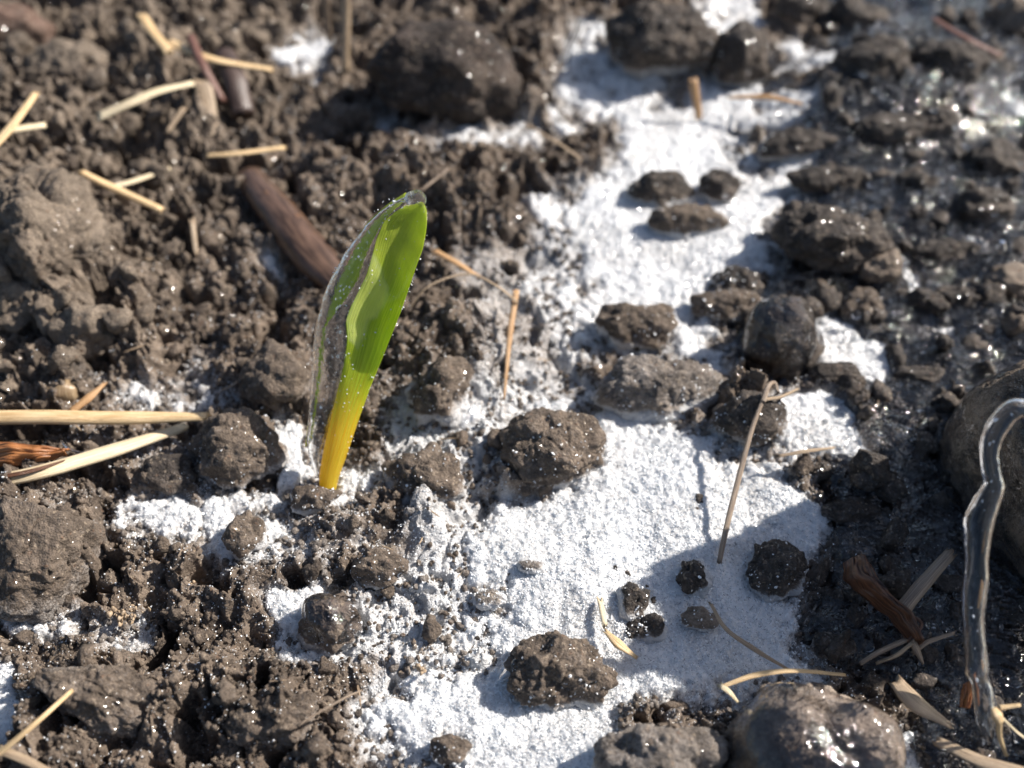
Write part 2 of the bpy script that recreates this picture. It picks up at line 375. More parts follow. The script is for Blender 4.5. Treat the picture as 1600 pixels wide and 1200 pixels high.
def on(px, py, dz=0.):                       # point on the ground under a pixel
    z = 0.
    for _ in range(4): p = at(px, py, z); z = gz(p[0], p[1])
    p = at(px, py, z+dz); return np.array(p)

def axis(lo, hi, step, ext, grow=1.12):      # fine inside lo..hi, growing outside
    a = list(np.arange(lo, hi, step)); s = step; v = a[-1]
    while v < ext: s *= grow; v += s; a.append(v)
    s = step; v = lo; pre = []
    while v > -ext: s *= grow; v -= s; pre.append(v)
    return np.array(pre[::-1]+a)
ys = [3.9]
while ys[-1] < 31: ys.append(ys[-1] + .00122*math.hypot(ys[-1], CAMZ))
s = .04
while ys[-1] < 500: s *= 1.1; ys.append(ys[-1]+s)
pre = []; s = .03; v = 3.9
while v > -60: s *= 1.12; v -= s; pre.append(v)
ys = np.array(pre[::-1]+ys)
us = axis(-.60, .60, .00122, 25, 1.1)
YY, UU = np.meshgrid(ys, us, indexing='ij')
sl = np.where(YY > 3.9, np.hypot(YY, CAMZ)*.93 + .0, math.hypot(3.9, CAMZ)*.93)
XX = UU*sl*1.0
NR, NC = XX.shape
x = XX.ravel(); y = YY.ravel()
PX, PY = topix(np.stack([x, y, np.zeros_like(x)], -1))
far = (YY.ravel() > 45) | (np.abs(x) > 40)
PXc = np.clip(PX, -3000, 5000); PYc = np.clip(PY, -3000, 4000)
SN, WT, DR, CR = region(PXc, PYc)
B = base_h(x, y)
SN = np.clip(SN + (fb(x, y, .55, 3, 201, .6)*.50 + fb(x, y, 3.2, 3, 205, .6)*.22)*np.clip(3.6*SN*(1.05-SN), 0, 1), 0, 1)
rough = 1 - .74*ss(SN, .08, .65)
rough = rough*(1 + .35*DR)*(1-.35*CR*(.6+ss(n2(x, y, .8, 73), -.3, .3)*.6)) * (1-.22*WT)
wx = x + .10*n2(x, y, 1.6, 21) + .04*n2(x, y, 5, 22); wy = y + .10*n2(x, y, 1.6, 23) + .04*n2(x, y, 5, 24)
# fine crust detail
vx_ = wx + .06*n2(x, y, 9, 25); vy_ = wy + .06*n2(x, y, 9, 26)
mm = .35 + .75*ss(n2(x, y, .38, 79)+.35*DR, -.3, .35)
cz = mm*ss(n2(x, y, .45, 77) + .5*DR, -.35, .35)
H = .16*domes(wx, wy, 1.25, 31, .5) + .30*fb(wx, wy, .8, 3, 78) + .26*(1-.55*WT)*chunks(vx_, vy_, 1.05, 36, .7, .12) + (1-.7*WT)*(.05+.13*cz)*chunks(vx_, vy_, .45, 37, .7, .12) + mm*(.03+.045*cz)*chunks(vx_, vy_, .19, 38, .7) + .045*chunks(vx_, vy_, .09, 39) + .02*domes(wx, wy, .15, 34, .6) + .02*domes(wx, wy, .07, 35, .8)
rid = np.abs(n2(wx, wy, 1.1, 41)) + .5*np.abs(n2(wx, wy, 2.4, 42)) + .25*np.abs(n2(wx, wy, 5, 43))
H += .34*(rid-.45) + .09*(.3+.7*mm)*fb(wx, wy, 3.5, 5, 44, .66)
pit = ss(fb(wx, wy, 1.0, 3, 51), .22, .42)
H -= (.42+.25*ss(PX, 620, 420)*ss(PY, 780, 880))*pit*(1-.85*ss(SN, .3, .8))
pit2 = ss(fb(wx, wy, 2.6, 2, 55), .28, .45); H -= .14*pit2*(1-.9*ss(SN, .3, .8))
H = H*rough - .12 - .12*ss(SN, .3, .9)
near = (np.abs(UU.ravel()) < .9) & (YY.ravel() < 60)
Z = B + np.where(near, H, H*.8)
ov = rough*.10
X2 = x + ov*n2(x, y, 3.2, 61) + ov*.35*n2(x, y, 7.5, 62); Y2 = y - ov*1.2*np.clip(H, -.3, .5) + ov*n2(x, y, 3.2, 63) + ov*.35*n2(x, y, 7.5, 64)
G = np.stack([X2, Y2, Z], -1)
frost = np.clip(SN*1.2 + .18*n2(x, y, .35, 71) + .62*CR, 0, 1.2)*(1-.45*DR)
F = gridfaces(NR, NC)
ground = obj('soil_ground', mesh('soil_ground', G, F, M_ground, {'frost': frost, 'wet': WT*.9, 'dry': DR}))
tag(ground, 'crumbly frozen brown garden soil', None, kind='structure')

# snow: a softer sheet through which the soil lumps poke
def sheet(level, keep, attrs=None, vx=None, name='', mat=None):
    V = np.stack([x, y, level], -1); K = keep.reshape(NR, NC); q = (K[:-1, :-1] | K[1:, 1:] | K[:-1, 1:] | K[1:, :-1]).ravel()
    f = F[q]; used, inv = np.unique(f.ravel(), return_inverse=True)
    at_ = {k: v[used] for k, v in (attrs or {}).items()}
    return mesh(name, V[used], inv.reshape(-1, 4), mat, at_), used
sm = ss(SN, .12, .80)
zs = B - .40 + .36*ss(SN, .08, .92) + .05*fb(x, y, 1.1, 3, 81) + .018*domes(x, y, .08, 82, .95) + .012*fb(x, y, 9, 2, 84) + .06*fb(x, y, 3, 3, 86, .6)*(1.5-sm)
me, su = sheet(zs, (SN > .12) & ~far, {'thin': np.clip(1.10-SN*1.25, 0, 1)}, name='snow_cover', mat=M_snow)
snow = tag(obj('snow_cover', me), 'white granular snow lying in patches between the soil lumps', None, kind='stuff')
# thin ice film over the wet mud on the right
zi = B - .42 + .50*WT + .06*n2(x, y*1.8, .7, 101) + .02*n2(x, y, 2.2, 102) - .30*ss(SN, .5, .8)
me, _ = sheet(zi, (WT > .2) & ~far, name='ice_film', mat=M_film)
tag(obj('ice_film', me), 'thin dark glassy ice over the wet mud', None, kind='stuff')

# ------------------------------------------------------------------ loose crumbs and crystals
Rg = np.random.default_rng(11)
vis = (PX > -250) & (PX < 1850) & (PY > -200) & (PY < 1400)
tm = []
for k in range(7):
    V, Fi = ico(3); D = 1 + .55*n3(V+k*9, 1.1, k) + .30*n3(V+k*5, 2.6, k+50)
    for q_ in range(6):
        nn = rng.normal(size=3); nn /= np.linalg.norm(nn); d_ = V@nn*D; D = np.where(d_ > .6, D*(.6/np.maximum(d_, 1e-6))**.8, D)
    D += .16*n3(V+k, 5.5, k+90); tm.append((V*D[:, None], Fi))
tms = []
for k in range(6):
    V, Fi = ico(2); D = 1 + .5*n3(V+k*9, 1.3, k) + .25*n3(V+k*5, 3, k+50); tms.append((V*D[:, None], Fi))
def pick(wt, n):
    c = np.cumsum(wt*vis); return np.searchsorted(c, Rg.random(n)*c[-1])
def crumbs(name, label, wt, n, smin, smax, pw, mat, t=tm, sink=.2):
    i = pick(wt, n); sz = smin + (smax-smin)*Rg.random(n)**pw
    p = G[i].copy(); p[:, 2] += sz*(1-sink)*.6
    V, Fi = scatter(t, p, sz, Rg)
    return tag(obj(name, mesh(name, V, Fi, mat)), label, None, kind='stuff')
clump = ss(n2(x, y, .9, 111), -.25, .35)
soilw = (1-ss(SN, .3, .62))*(1-.9*WT)*(1-.6*CR)
crumbs('soil_crumbs', 'loose brown soil crumbs', soilw*(.25+clump), 1500, .03, .20, 3.6, M_clod)
crumbs('soil_grains', 'fine brown soil grains', soilw*(.35+clump), 30000, .010, .045, 1.8, M_clod, tms)
crumbs('dry_soil_crumbs', 'loose pale dry crumbs at the upper left', DR*(.2+clump), 800, .03, .28, 3.4, M_clodlight)
crumbs('wet_soil_crumbs', 'dark wet crumbs frozen on the right', WT*(.3+clump)*(1-ss(SN, .3, .6)), 1300, .03, .26, 2.8, M_cloddark)
crumbs('dirt_specks', 'small dirt specks on the snow', ss(SN, .5, .9)*ss(n2(x, y, .8, 113), .0, .5), 700, .010, .07, 3.5, M_cloddark, tms, -.6)
crumbs('frosted_crumbs', 'frosted crumbs at the edges of the snow', ss(SN, .2, .5)*(1-ss(SN, .7, .95)), 6000, .010, .06, 2.2, M_clodfrost, tms)
oc = (np.array([[1,0,0],[-1,0,0],[0,1,0],[0,-1,0],[0,0,1.4],[0,0,-1.4]], float), np.array([[0,2,4],[2,1,4],[1,3,4],[3,0,4],[2,0,5],[1,2,5],[3,1,5],[0,3,5]]))
pl = (np.array([[1,0,.12],[.5,.87,.12],[-.5,.87,.12],[-1,0,.12],[-.5,-.87,.12],[.5,-.87,.12],[1,0,-.12],[.5,.87,-.12],[-.5,.87,-.12],[-1,0,-.12],[-.5,-.87,-.12],[.5,-.87,-.12]]),
      np.array([[0,1,2],[0,2,3],[0,3,4],[0,4,5],[8,7,6],[9,8,6],[10,9,6],[11,10,6]]+[[a, a+6, (a+1) % 6] for a in range(6)]+[[a+6, (a+1) % 6+6, (a+1) % 6] for a in range(6)]))
rc = (ico(1)[0]*np.array([1, .8, 1.2]), ico(1)[1])
i = pick(ss(SN, .35, .9), 52000); p = np.stack([x[i], y[i], np.maximum(zs[i], G[i, 2])+.002], -1); p[:, :2] += Rg.normal(size=(len(i), 2))*.012
V, Fi = scatter([oc, pl, rc], p, .007+.012*Rg.random(len(i))**1.5, Rg)
tag(obj('snow_grains', mesh('snow_grains', V, Fi, M_crystal, smooth=False)), 'coarse icy grains on top of the snow', None, kind='stuff')
i = pick((.25+frost)*(1-ss(SN, .6, .9))*(1-.5*WT)*(1-.8*DR), 60000); p = G[i]+np.array([0, 0, .008])
V, Fi = scatter([oc, pl], p, .006+.011*Rg.random(len(i))**2, Rg)
tag(obj('frost_crystals', mesh('frost_crystals', V, Fi, M_crystal, smooth=False)), 'sparkling frost crystals on the soil', None, kind='stuff')

fl = (ico(2)[0]*np.array([1, .8, .22]), ico(2)[1])
def flakes(name, label, wt, n, a, b):
    i = pick(wt, n); p = np.maximum(G[i], 0*G[i]-9); p[:, 2] = np.maximum(np.maximum(p[:, 2], np.where(SN[i] > .3, zs[i], -9)), np.where(WT[i] > .3, zi[i], -9)) + .010
    V, Fi = scatter([fl], p, a+(b-a)*Rg.random(n)**2, Rg, .2)
    tag(obj(name, mesh(name, V, Fi, M_flake)), label, None, kind='stuff')
M_flake = glass_mat('ice_flake_clear', .04, bstr=.0)
flakes('ice_flakes', 'small clear ice flakes glinting on the dark wet side', WT*(.2+clump), 4200, .02, .10)
flakes('large_ice_flakes', 'larger clear ice flakes glinting among the far dark clods', WT*(PX > 1120)*(PY < 420)*(.3+clump), 1500, .06, .16)
flakes('snow_glitter', 'tiny clear grains glinting on the snow', ss(SN, .25, .8), 26000, .008, .024)
flakes('ice_glitter', 'tiny ice flakes glittering on the brown soil', (1-WT)*(1-.7*DR)*(1-.5*ss(SN, .7, 1.)), 14000, .008, .022)

# ------------------------------------------------------------------ clods and stones
DUST = []; rl = np.random.default_rng(3)
def lump(name, label, cat, px, py, w, h, mat=None, emb=.25, seed=0, roll=0., rough=1., sharp=0., sub=5, deep=1., cut=0, group=None, ice=None, dz=0., tall=None):
    mat = mat or M_clod
    p0 = on(px, py); k = pxcm(p0); rx = w/2*k; r = h/2*k; rz = (tall or 1.)*r
    z0 = gz(p0[0], p0[1]) + dz; c = at(px, py, z0 + rz*emb)
    c = on(px, py, rz*emb + dz)
    if sub < 5 or w < 60: sub = min(sub, 5 if w > 45 else 4)
    V, Fi = ico(6 if w > 130 else sub); V = V.copy()
    S = np.array([rx, r*deep, rz]); Q = V*S; q0 = float(min(rx, r))
    D = 1 + .26*n3(V+seed*3.7, 1.0, seed) + .17*n3(V+seed, 2.1, seed+1)
    cut = cut or 1
    if cut:                                   # break flat facets off
        rr = np.random.default_rng(seed+500)
        for _ in range(cut):
            nrm = rr.normal(size=3); nrm[2] = abs(nrm[2])*.8; nrm /= np.linalg.norm(nrm); lim = .62+.22*rr.random()
            d = V@nrm*D; D = np.where(d > lim, D*(lim/np.maximum(d, 1e-6))**.85, D)
    Q = V*D[:, None]*S
    fine = .085*rough*n3(Q+seed, 2.6/max(q0, .25)**.5, seed+2) + .05*rough*np.abs(n3(Q+seed, 5.5, seed+3)) + .035*rough*n3(Q, 11, seed+4) + .014*rough*n3(Q, 24, seed+5)
    crk = ss(np.abs(n3(Q+seed*2, 1.3/max(q0, .3), seed+6)), .05, 0.)*.06*rough
    Q = Q + V*(fine*min(1., q0*1.6+.15)-crk*min(1., q0))[:, None]
    hz = c[2] + Q[:, 2] - gz(c[0], c[1]); sl_, _, _, cl_ = region(np.array([float(px)]), np.array([float(py+h*.4)]))
    A = {'frost': ss(hz, .2*r+.08, -.02)*(.25+1.1*max(sl_[0], .5*cl_[0])) + .12*n3(Q, 1.2, seed)}
    if sl_[0] > .25 or cl_[0] > .5:
        k_ = rl.integers(0, len(Q), int(2.2*w)); k_ = k_[(hz[k_] > -.05) & (rl.random(len(k_)) < ss(hz[k_], r*1.4, 0)+.12)]; DUST.append(Q[k_]+c)
    a = math.radians(roll); R = np.array([[math.cos(a), 0, math.sin(a)], [0, 1, 0], [-math.sin(a), 0, math.cos(a)]])
    Q = Q@R.T
    if ice:
        root = tag(obj(name, None, loc=c), label, cat, group)
        obj('body', mesh('body', Q, Fi, mat, A), root)
        e = ice if isinstance(ice, float) else .07
        Vi, Fii = ico(5); Di = 1 + .26*n3(Vi+seed*3.7, 1.0, seed) + .07*n3(Vi+seed, 2.1, seed+1)
        if cut: Di = Di*.93
        I = Vi*Di[:, None]*(S+e)*1.03 + Vi*.03*n3(Vi*S, 2.5, seed+9)[:, None]
        obj('ice_coat', mesh('ice_coat', I@R.T, Fii, M_shell), root)
        return root
    return tag(obj(name, mesh(name, Q, Fi, mat, A), loc=c), label, cat, group)
cl = lambda label, *a, **k: lump('soil_clod', label, 'clod', *a, **k)
st = lambda label, *a, **k: lump('stone', label, 'stone', *a, **k)
M_boulder = soil_mat('dark_wet_boulder', (.020, .016, .013), (.34, .26, .19), frost=.02, glint=1.)
st('added unseen tall boulder just beyond the right edge, shaped to shade the snow', 1835,675,330,290, M_boulder, seed=60, rough=3., emb=.3, tall=3.25)  # invented caster out of view, sized for the shadow on the snow
CL = 'clods of frozen soil'
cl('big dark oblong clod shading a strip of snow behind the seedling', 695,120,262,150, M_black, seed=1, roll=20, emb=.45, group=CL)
cl('rounded brown clod sitting in the snow right of the seedling', 866,700,158,128, M_clod, seed=2, emb=.3, group=CL)
cl('round dark clod in the snow at the bottom centre', 870,1052,150,112, M_clod, seed=3, emb=.3, group=CL, rough=1.3)
st('pointed faceted grey stone with a glossy lit edge beside a snow patch', 1222,528,118,125, M_cloddark, seed=4, cut=7, rough=.45, emb=.3, tall=1.15, ice=.03)
cl('rounded clod at the tip of the golden straw, left of the seedling', 370,702,138,106, M_clod, seed=5, emb=.3, group=CL)
cl('small dark clod just above the pale split straw', 262,738,86,56, M_cloddark, seed=6, group=CL)
cl('peaked brown clod on the snow in front of the upper snow band', 995,508,125,78, M_clod, seed=7, cut=4, roll=12, emb=.3, group=CL)
cl('wide low mound of dirt at the upper edge of the main snow', 1030,612,205,100, M_clodfrost, seed=8, emb=.12, group=CL)
cl('dark lump joined to the right end of the low mound', 1172,655,110,88, M_cloddark, seed=9, emb=.2, group=CL)
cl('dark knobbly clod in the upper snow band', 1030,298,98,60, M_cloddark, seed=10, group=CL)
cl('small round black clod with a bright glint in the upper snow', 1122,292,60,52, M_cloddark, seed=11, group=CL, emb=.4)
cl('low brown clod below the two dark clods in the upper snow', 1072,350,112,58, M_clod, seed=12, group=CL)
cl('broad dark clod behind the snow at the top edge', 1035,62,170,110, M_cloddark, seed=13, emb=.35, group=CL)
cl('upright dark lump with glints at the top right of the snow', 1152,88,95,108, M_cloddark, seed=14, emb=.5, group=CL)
cl('dark square lump at the very top between two snow patches', 1245,18,62,60, M_cloddark, seed=15, group=CL)
cl('long black clod along the right side of the upper snow', 1308,372,180,88, M_cloddark, seed=16, roll=10, group=CL)
cl('small rusty brown clod standing above the long black clod', 1370,412,72,56, M_rock, seed=17, emb=.4, group=CL)
cl('little round brown clod above the right snow patch', 1346,480,66,48, M_clod, seed=18, emb=.35, group=CL)
cl('black wedge shaped clod behind the pointed grey stone', 1150,438,84,42, M_cloddark, seed=19, cut=4, group=CL)
cl('brown clod tucked left of the pointed grey stone', 1140,476,118,54, M_clod, seed=20, group=CL)
st('smooth tan stone cut off by the right edge of the picture', 1588,440,78,58, M_rock, seed=21, rough=.3, emb=.4)
st('large dark boulder cased in clear ice behind the icicle', 1665,772,310,410, M_boulder, seed=22, rough=.8, emb=.12, ice=.16, tall=1.05)
st('blurred near boulder under a glassy ice dome at the bottom edge', 1262,1178,285,205, M_rock, seed=23, rough=.9, emb=.35, ice=.13, tall=1.0)
cl('frosted earth mound left of the near ice dome', 1030,1188,190,120, M_clodfrost, seed=24, emb=.1, group=CL)
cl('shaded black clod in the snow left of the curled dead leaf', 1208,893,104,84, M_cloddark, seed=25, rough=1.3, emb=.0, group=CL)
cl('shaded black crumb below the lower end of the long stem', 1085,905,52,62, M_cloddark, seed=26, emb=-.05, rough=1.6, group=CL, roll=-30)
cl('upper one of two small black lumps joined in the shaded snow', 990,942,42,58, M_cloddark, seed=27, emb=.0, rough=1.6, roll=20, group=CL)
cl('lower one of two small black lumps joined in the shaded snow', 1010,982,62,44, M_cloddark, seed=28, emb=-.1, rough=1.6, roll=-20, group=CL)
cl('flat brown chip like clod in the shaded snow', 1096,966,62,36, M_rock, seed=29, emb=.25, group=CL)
cl('round grainy ball of soil below and right of the seedling', 592,886,82,62, M_clod, seed=30, emb=.35, group=CL)
cl('small upright clod in the snow below the rounded straw tip clod', 380,836,58,66, M_clod, seed=31, emb=.45, group=CL)
cl('ice glazed lump in the soil below the seedling', 516,972,92,92, M_clod, seed=32, emb=.15, group=CL, ice=.06)
cl('small clod from which the seedling sprouts', 494,778,76,48, M_clod, seed=33, emb=.05, group=CL)
cl('large slanted clod at the left edge below the pale straw', 52,862,200,170, M_clod, seed=34, cut=5, roll=25, emb=.05, group=CL)
cl('huge crumbly dry clod at the left edge', 66,372,185,215, M_clodlight, seed=35, emb=.05, rough=1.6, group=CL)
cl('smooth reddish clod in the upper left corner', 18,48,120,84, M_clodred, seed=36, rough=.4, group=CL)
cl('rounded clod behind the lower part of the ice coated seedling', 435,590,108,96, M_clod, seed=37, emb=.2, group=CL)
cl('dry clod under the huge crumbly one, above the snow film', 132,512,98,88, M_clodlight, seed=38, rough=1.3, emb=.2, group=CL)
cl('dry clod at the left edge below the huge crumbly one', 22,478,104,80, M_clodlight, seed=39, emb=.15, rough=1.3, group=CL)
cl('pointed dark shard standing in the thin ice near the big boulder', 1362,735,62,62, M_cloddark, seed=40, cut=6, rough=.4, emb=.4, tall=1.3, group=CL)
cl('long black clod far right beneath the tall glints', 1535,322,110,52, M_cloddark, seed=41, group=CL)
cl('black wedge lying across the snow at the upper right', 1235,226,130,46, M_cloddark, seed=42, roll=-8, group=CL)
cl('brown crumb half buried at the bottom edge of the snow', 700,1172,62,44, M_clod, seed=43, group=CL)
cl('dark clod amid the glints near the right top corner', 1370,95,120,80, M_cloddark, seed=44, group=CL)
cl('low black clod between the snow and the dark right side', 1298,282,120,46, M_cloddark, seed=45, group=CL)
cl('faint brown crumb on the snow left of centre', 765,938,48,30, M_clodfrost, seed=46, emb=-.1, group=CL)
cl('faint tan crumb on the snow below the large rounded clod', 832,886,42,26, M_clodfrost, seed=47, emb=-.15, group=CL)
cl('lumpy clod right beside the root of the seedling', 668,750,112,92, M_clod, seed=48, emb=0., rough=1.5, group=CL)
cl('ragged clod right of the seedling stem halfway up', 690,610,100,110, M_clod, seed=49, emb=0., rough=1.6, group=CL)
cl('dry lump at the upper left behind the crossing straws', 110,110,130,80, M_clodlight, seed=50, emb=.1, rough=1.5, group=CL)
cl('sloping flat clod in the lower left corner soil', 175,1085,210,110, M_clod, seed=51, cut=4, roll=28, emb=-.15, rough=1.3, group=CL)
cl('flat topped clod at the bottom left of centre', 430,1120,150,90, M_clod, seed=52, cut=3, emb=-.15, rough=1.3, group=CL)
for q_, (lb, a_, b_, w_, h_) in enumerate([
  ('wet black clod at the top edge right of the square lump', 1335, 30, 100, 60), ('glinting black clod left of the corner with many ice beads', 1480, 95, 110, 66),
  ('low black clod right of the long wedge', 1385, 205, 120, 52), ('knobbly wet clod two thirds up the right edge', 1560, 255, 110, 62),
  ('tan crusted lump in the upper right corner', 1590, 30, 90, 80), ('small wet lump between the wedge and the ice beads', 1460, 190, 70, 44),
  ('flat black clod sunk in ice left of the tan stone', 1480, 395, 110, 44), ('low dark clod sunk in ice above the boulder', 1440, 590, 90, 34),
  ('dark crumb frozen in above the snow wisps', 1500, 470, 70, 40), ('flat wet clod under the dead leaf', 1300, 1010, 70, 44),
  ('wet clod frozen in below the pointed shard', 1330, 800, 90, 40)]):
    cl(lb, a_, b_, w_, h_, M_rock if q_ == 4 else M_cloddark, seed=70+q_, emb=.15 if q_ < 6 else 0., group=CL)
cl('small black lump right of the rusty brown clod', 1445,470,66,40, M_cloddark, seed=53, group=CL)
cl('brown lump at the lower right edge of the little snow strip', 1300,585,80,36, M_cloddark, seed=54, group=CL)

DU = np.concatenate(DUST); V, Fi = scatter([oc, pl, rc], DU, .008+.016*rl.random(len(DU))**2, rl)
tag(obj('frost_dust', mesh('frost_dust', V, Fi, M_crystal, smooth=False)), 'frost grains caught on the sides of the clods', None, kind='stuff')
# ------------------------------------------------------------------ straws, stems and twigs
def tube(pts, rad, seg=14, flat=1., ragged=.0, seed=0, closed=True, nsub=12, wob=.0, roll=0.):
    P = np.array(pts, float); n = len(P)
    t = np.linspace(0, n-1, (n-1)*nsub+1); i = np.clip(t.astype(int), 0, n-2); f = (t-i)[:, None]
    Pm = np.vstack([2*P[0]-P[1], P, 2*P[-1]-P[-2]])
    p0, p1, p2, p3 = Pm[i], Pm[i+1], Pm[i+2], Pm[i+3]
    X = .5*((2*p1)+(-p0+p2)*f+(2*p0-5*p1+4*p2-p3)*f**2+(-p0+3*p1-3*p2+p3)*f**3)
    rd = np.interp(t, np.arange(n), rad if hasattr(rad, '__len__') else [rad]*n)
    for _ in range(nsub//2): rd[1:-1] = .25*rd[:-2]+.5*rd[1:-1]+.25*rd[2:]
    T = np.gradient(X, axis=0); T /= np.linalg.norm(T, axis=1)[:, None]
    ref = np.array([0, 0, 1.]) if abs(T[:, 2]).mean() < .8 else np.array([0, -1., 0])
    A = np.cross(T, ref); A /= np.linalg.norm(A, axis=1)[:, None]; Bn = np.cross(A, T)
    if wob: X = X + wob*np.stack([n2(t+seed*7, t*0+k, .35, seed+k) for k in range(3)], -1)
    a = np.arange(seg)/seg*2*math.pi
    L = np.concatenate([[0], np.cumsum(np.linalg.norm(np.diff(X, axis=0), axis=1))])
    ca, sa = np.cos(a+roll), np.sin(a+roll)
    e1 = np.cos(a)[None, :, None]*rd[:, None, None]; e2 = np.sin(a)[None, :, None]*rd[:, None, None]*flat
    c, s_ = math.cos(roll), math.sin(roll)
    A2 = A*c+Bn*s_; B2 = -A*s_+Bn*c
    V = X[:, None]+A2[:, None]*e1+B2[:, None]*e2
    V = V*1.0
    rr = np.random.default_rng(seed)
    V += (A2[:, None]*e1+B2[:, None]*e2)*((.12 if seg < 20 else 0)*n2(np.repeat(t, seg).reshape(-1, seg)*1.3+seed, np.tile(np.cos(a)*2+5, (len(t), 1)), 1., seed))[..., None]
    if ragged:
        for end, sg in ((0, -1), (-1, 1)): V[end] += T[end]*sg*(rr.random(seg)*ragged)[:, None]
    nr = len(t); U = np.tile(np.abs(np.arange(seg)/seg*2-1), (nr, 1)); Vv = np.tile(L[:, None], (1, seg))
    # caps: an inward-facing hollow end
    V = V.reshape(-1, 3); Fq = gridfaces(nr, seg, True)
    V = np.vstack([V, X[0]+T[0]*rd[0]*.6, X[-1]-T[-1]*rd[-1]*.6]); j = np.arange(seg)
    c0 = len(V)-2; c1 = len(V)-1; b = (nr-1)*seg
    caps = np.concatenate([np.stack([np.full(seg, c0), (j+1) % seg, j, np.full(seg, c0)], -1)[:, :3], np.stack([np.full(seg, c1), b+j, b+(j+1) % seg], -1)])
    Ft = np.concatenate([Fq[:, [0, 1, 2]], Fq[:, [0, 2, 3]], caps])
    return V, Ft, {'u': np.append(U.ravel(), [.5, .5]), 'v': np.append(Vv.ravel(), [0, L[-1]])}
def strand(pts, w, flat=.45, ragged=.1, seed=0, **k):   # pts: (px, py, height above ground)
    P = np.array([on(a, b, c) for a, b, c in pts]); kk = 1.12*np.mean([pxcm(p) for p in P])
    ws = w if hasattr(w, '__len__') else [w]*len(pts)
    c = P[0].copy()
    V, Fi, A = tube(P-c, [q/2*kk for q in ws], flat=flat, ragged=ragged, seed=seed, **k); return c, V, Fi, A
def straw(label, pts, w, mat, name='straw', cat='straw', group='bits of straw', **k):
    c, V, Fi, A = strand(pts, w, **k)
    return tag(obj(name, mesh(name, V, Fi, mat, A), loc=c), label, cat, group)
S = straw
S('thick golden straw lying level from the left edge', [(-60,652,.45),(80,652,.42),(200,653,.45),(322,651,.50)], [23,23,22,14], M_gold, seed=1, flat=.6)
S('pale straw with a dark split end slanting up from the left edge', [(-60,762,.3),(60,738,.36),(170,706,.32),(285,668,.2)], [21,23,24,16], M_pale, seed=2, flat=.5)
S('dark split strip along the lower pale straw', [(-50,754,.4),(40,738,.46),(95,722,.45)], [7,8,4], M_dead, seed=3)
S('broad creamy white straw blade at the upper left', [(157,182,.8),(205,160,1.0),(245,143,1.0),(297,131,.9)], [19,19,16,12], M_pale, seed=4, flat=.3)
S('golden straw leaning down to the right near the top left', [(222,25,.9),(240,52,.8),(264,80,.7)], [14,14,14], M_gold, seed=5)
S('straw pointing at the small snow patch at the top', [(265,66,.7),(330,92,.75),(422,108,.6)], [15,12,9], M_gold, seed=6)
S('golden straw crossing the front of the dry clods', [(130,270,.8),(180,295,.7),(250,327,.6)], [10,12,11], M_gold, seed=7, flat=.7)
S('short whitish straw crossing under the golden one', [(172,293,.5),(215,281,.55),(262,264,.5)], [8,11,7], M_pale, seed=8)
S('thin bent tan straw above the brown stick', [(325,243,.5),(370,240,.55),(440,231,.5)], [8,10,8], M_gold, seed=9)
S('golden straw steeply tilted at the left edge', [(-20,240,1.2),(20,195,1.4),(54,148,1.5)], [14,14,11], M_gold, seed=10)
S('short stubby straw under the tilted one at the left edge', [(15,203,1.2),(66,196,1.1)], [14,12], M_pale, seed=11)
S('reddish brown stem between the straws at the top left', [(298,58,.9),(318,105,.8),(347,156,.5)], [12,13,11], M_purple, 'stem', 'stem', None, seed=12, flat=.8)
S('flat tan sheath of straw standing below the reddish stem', [(316,128,.7),(325,170,.5),(336,214,.25)], [26,24,12], M_tan, seed=13, flat=.25)
S('blurred dark twig stump right of the reddish stem', [(352,88,.6),(368,130,.5),(380,178,.3)], [32,34,30], M_darktwig, 'twig', 'twig', None, seed=14, flat=.8)
S('thick brown bark stick running down behind the seedling', [(390,278,.08),(436,334,.16),(486,396,.14),(530,442,.0)], [44,54,58,48], M_bark, 'stick', 'stick', None, seed=15, flat=.8, ragged=.15)
S('blurred tan stalk standing at the top edge', [(540,-30,2.0),(540,40,1.1),(539,112,.3)], [13,14,12], M_tan, 'stalk', 'stalk', None, seed=16)
S('thin whitish stalk beside the tan stalk at the top edge', [(508,-30,1.8),(510,20,1.),(515,62,.4)], [10,10,9], M_grey, 'stalk', 'stalk', None, seed=17)
S('upright orange straw sliver right of the seedling', [(806,458,.55),(799,505,.35),(793,560,.2),(788,620,.1)], [9,9,6,3], M_orange, seed=18, flat=.5)
S('orange straw lying behind the seedling leaf', [(680,392,.35),(715,412,.4),(745,430,.35)], [9,10,6], M_orange, seed=19)
S('thin dark fibre arching over to the upright orange sliver', [(640,480,.3),(672,446,.6),(730,428,.8),(775,446,.8),(806,470,.55)], [3,4,4,4,4], M_tan, 'fibre', 'fibre', None, seed=20)
S('orange straw stub standing in the upper snow band', [(1083,128,.6),(1092,182,.1)], [13,10], M_orange, seed=21)
S('orange brown sliver lying across the upper snow band', [(1140,152,.35),(1200,152,.4),(1250,162,.35)], [6,13,5], M_orange, seed=22)
S('tan straw fragment at the lower left corner', [(-20,1192,.5),(50,1135,.6),(108,1083,.5)], [9,9,7], M_gold, seed=23)
S('darker straw fragment meeting it at the lower left corner', [(0,1172,.5),(40,1188,.5),(110,1225,.4)], [14,13,10], M_tan, seed=24)
S('thin pale fibre above the seedling tip', [(905,246,.3),(870,222,.4),(822,194,.4)], [4,4,4], M_tan, 'fibre', 'fibre', None, seed=25)
S('faint pale fibre behind the seedling tip', [(640,312,.5),(665,292,.6),(698,266,.6)], [4,5,4], M_grey, 'fibre', 'fibre', None, seed=26)
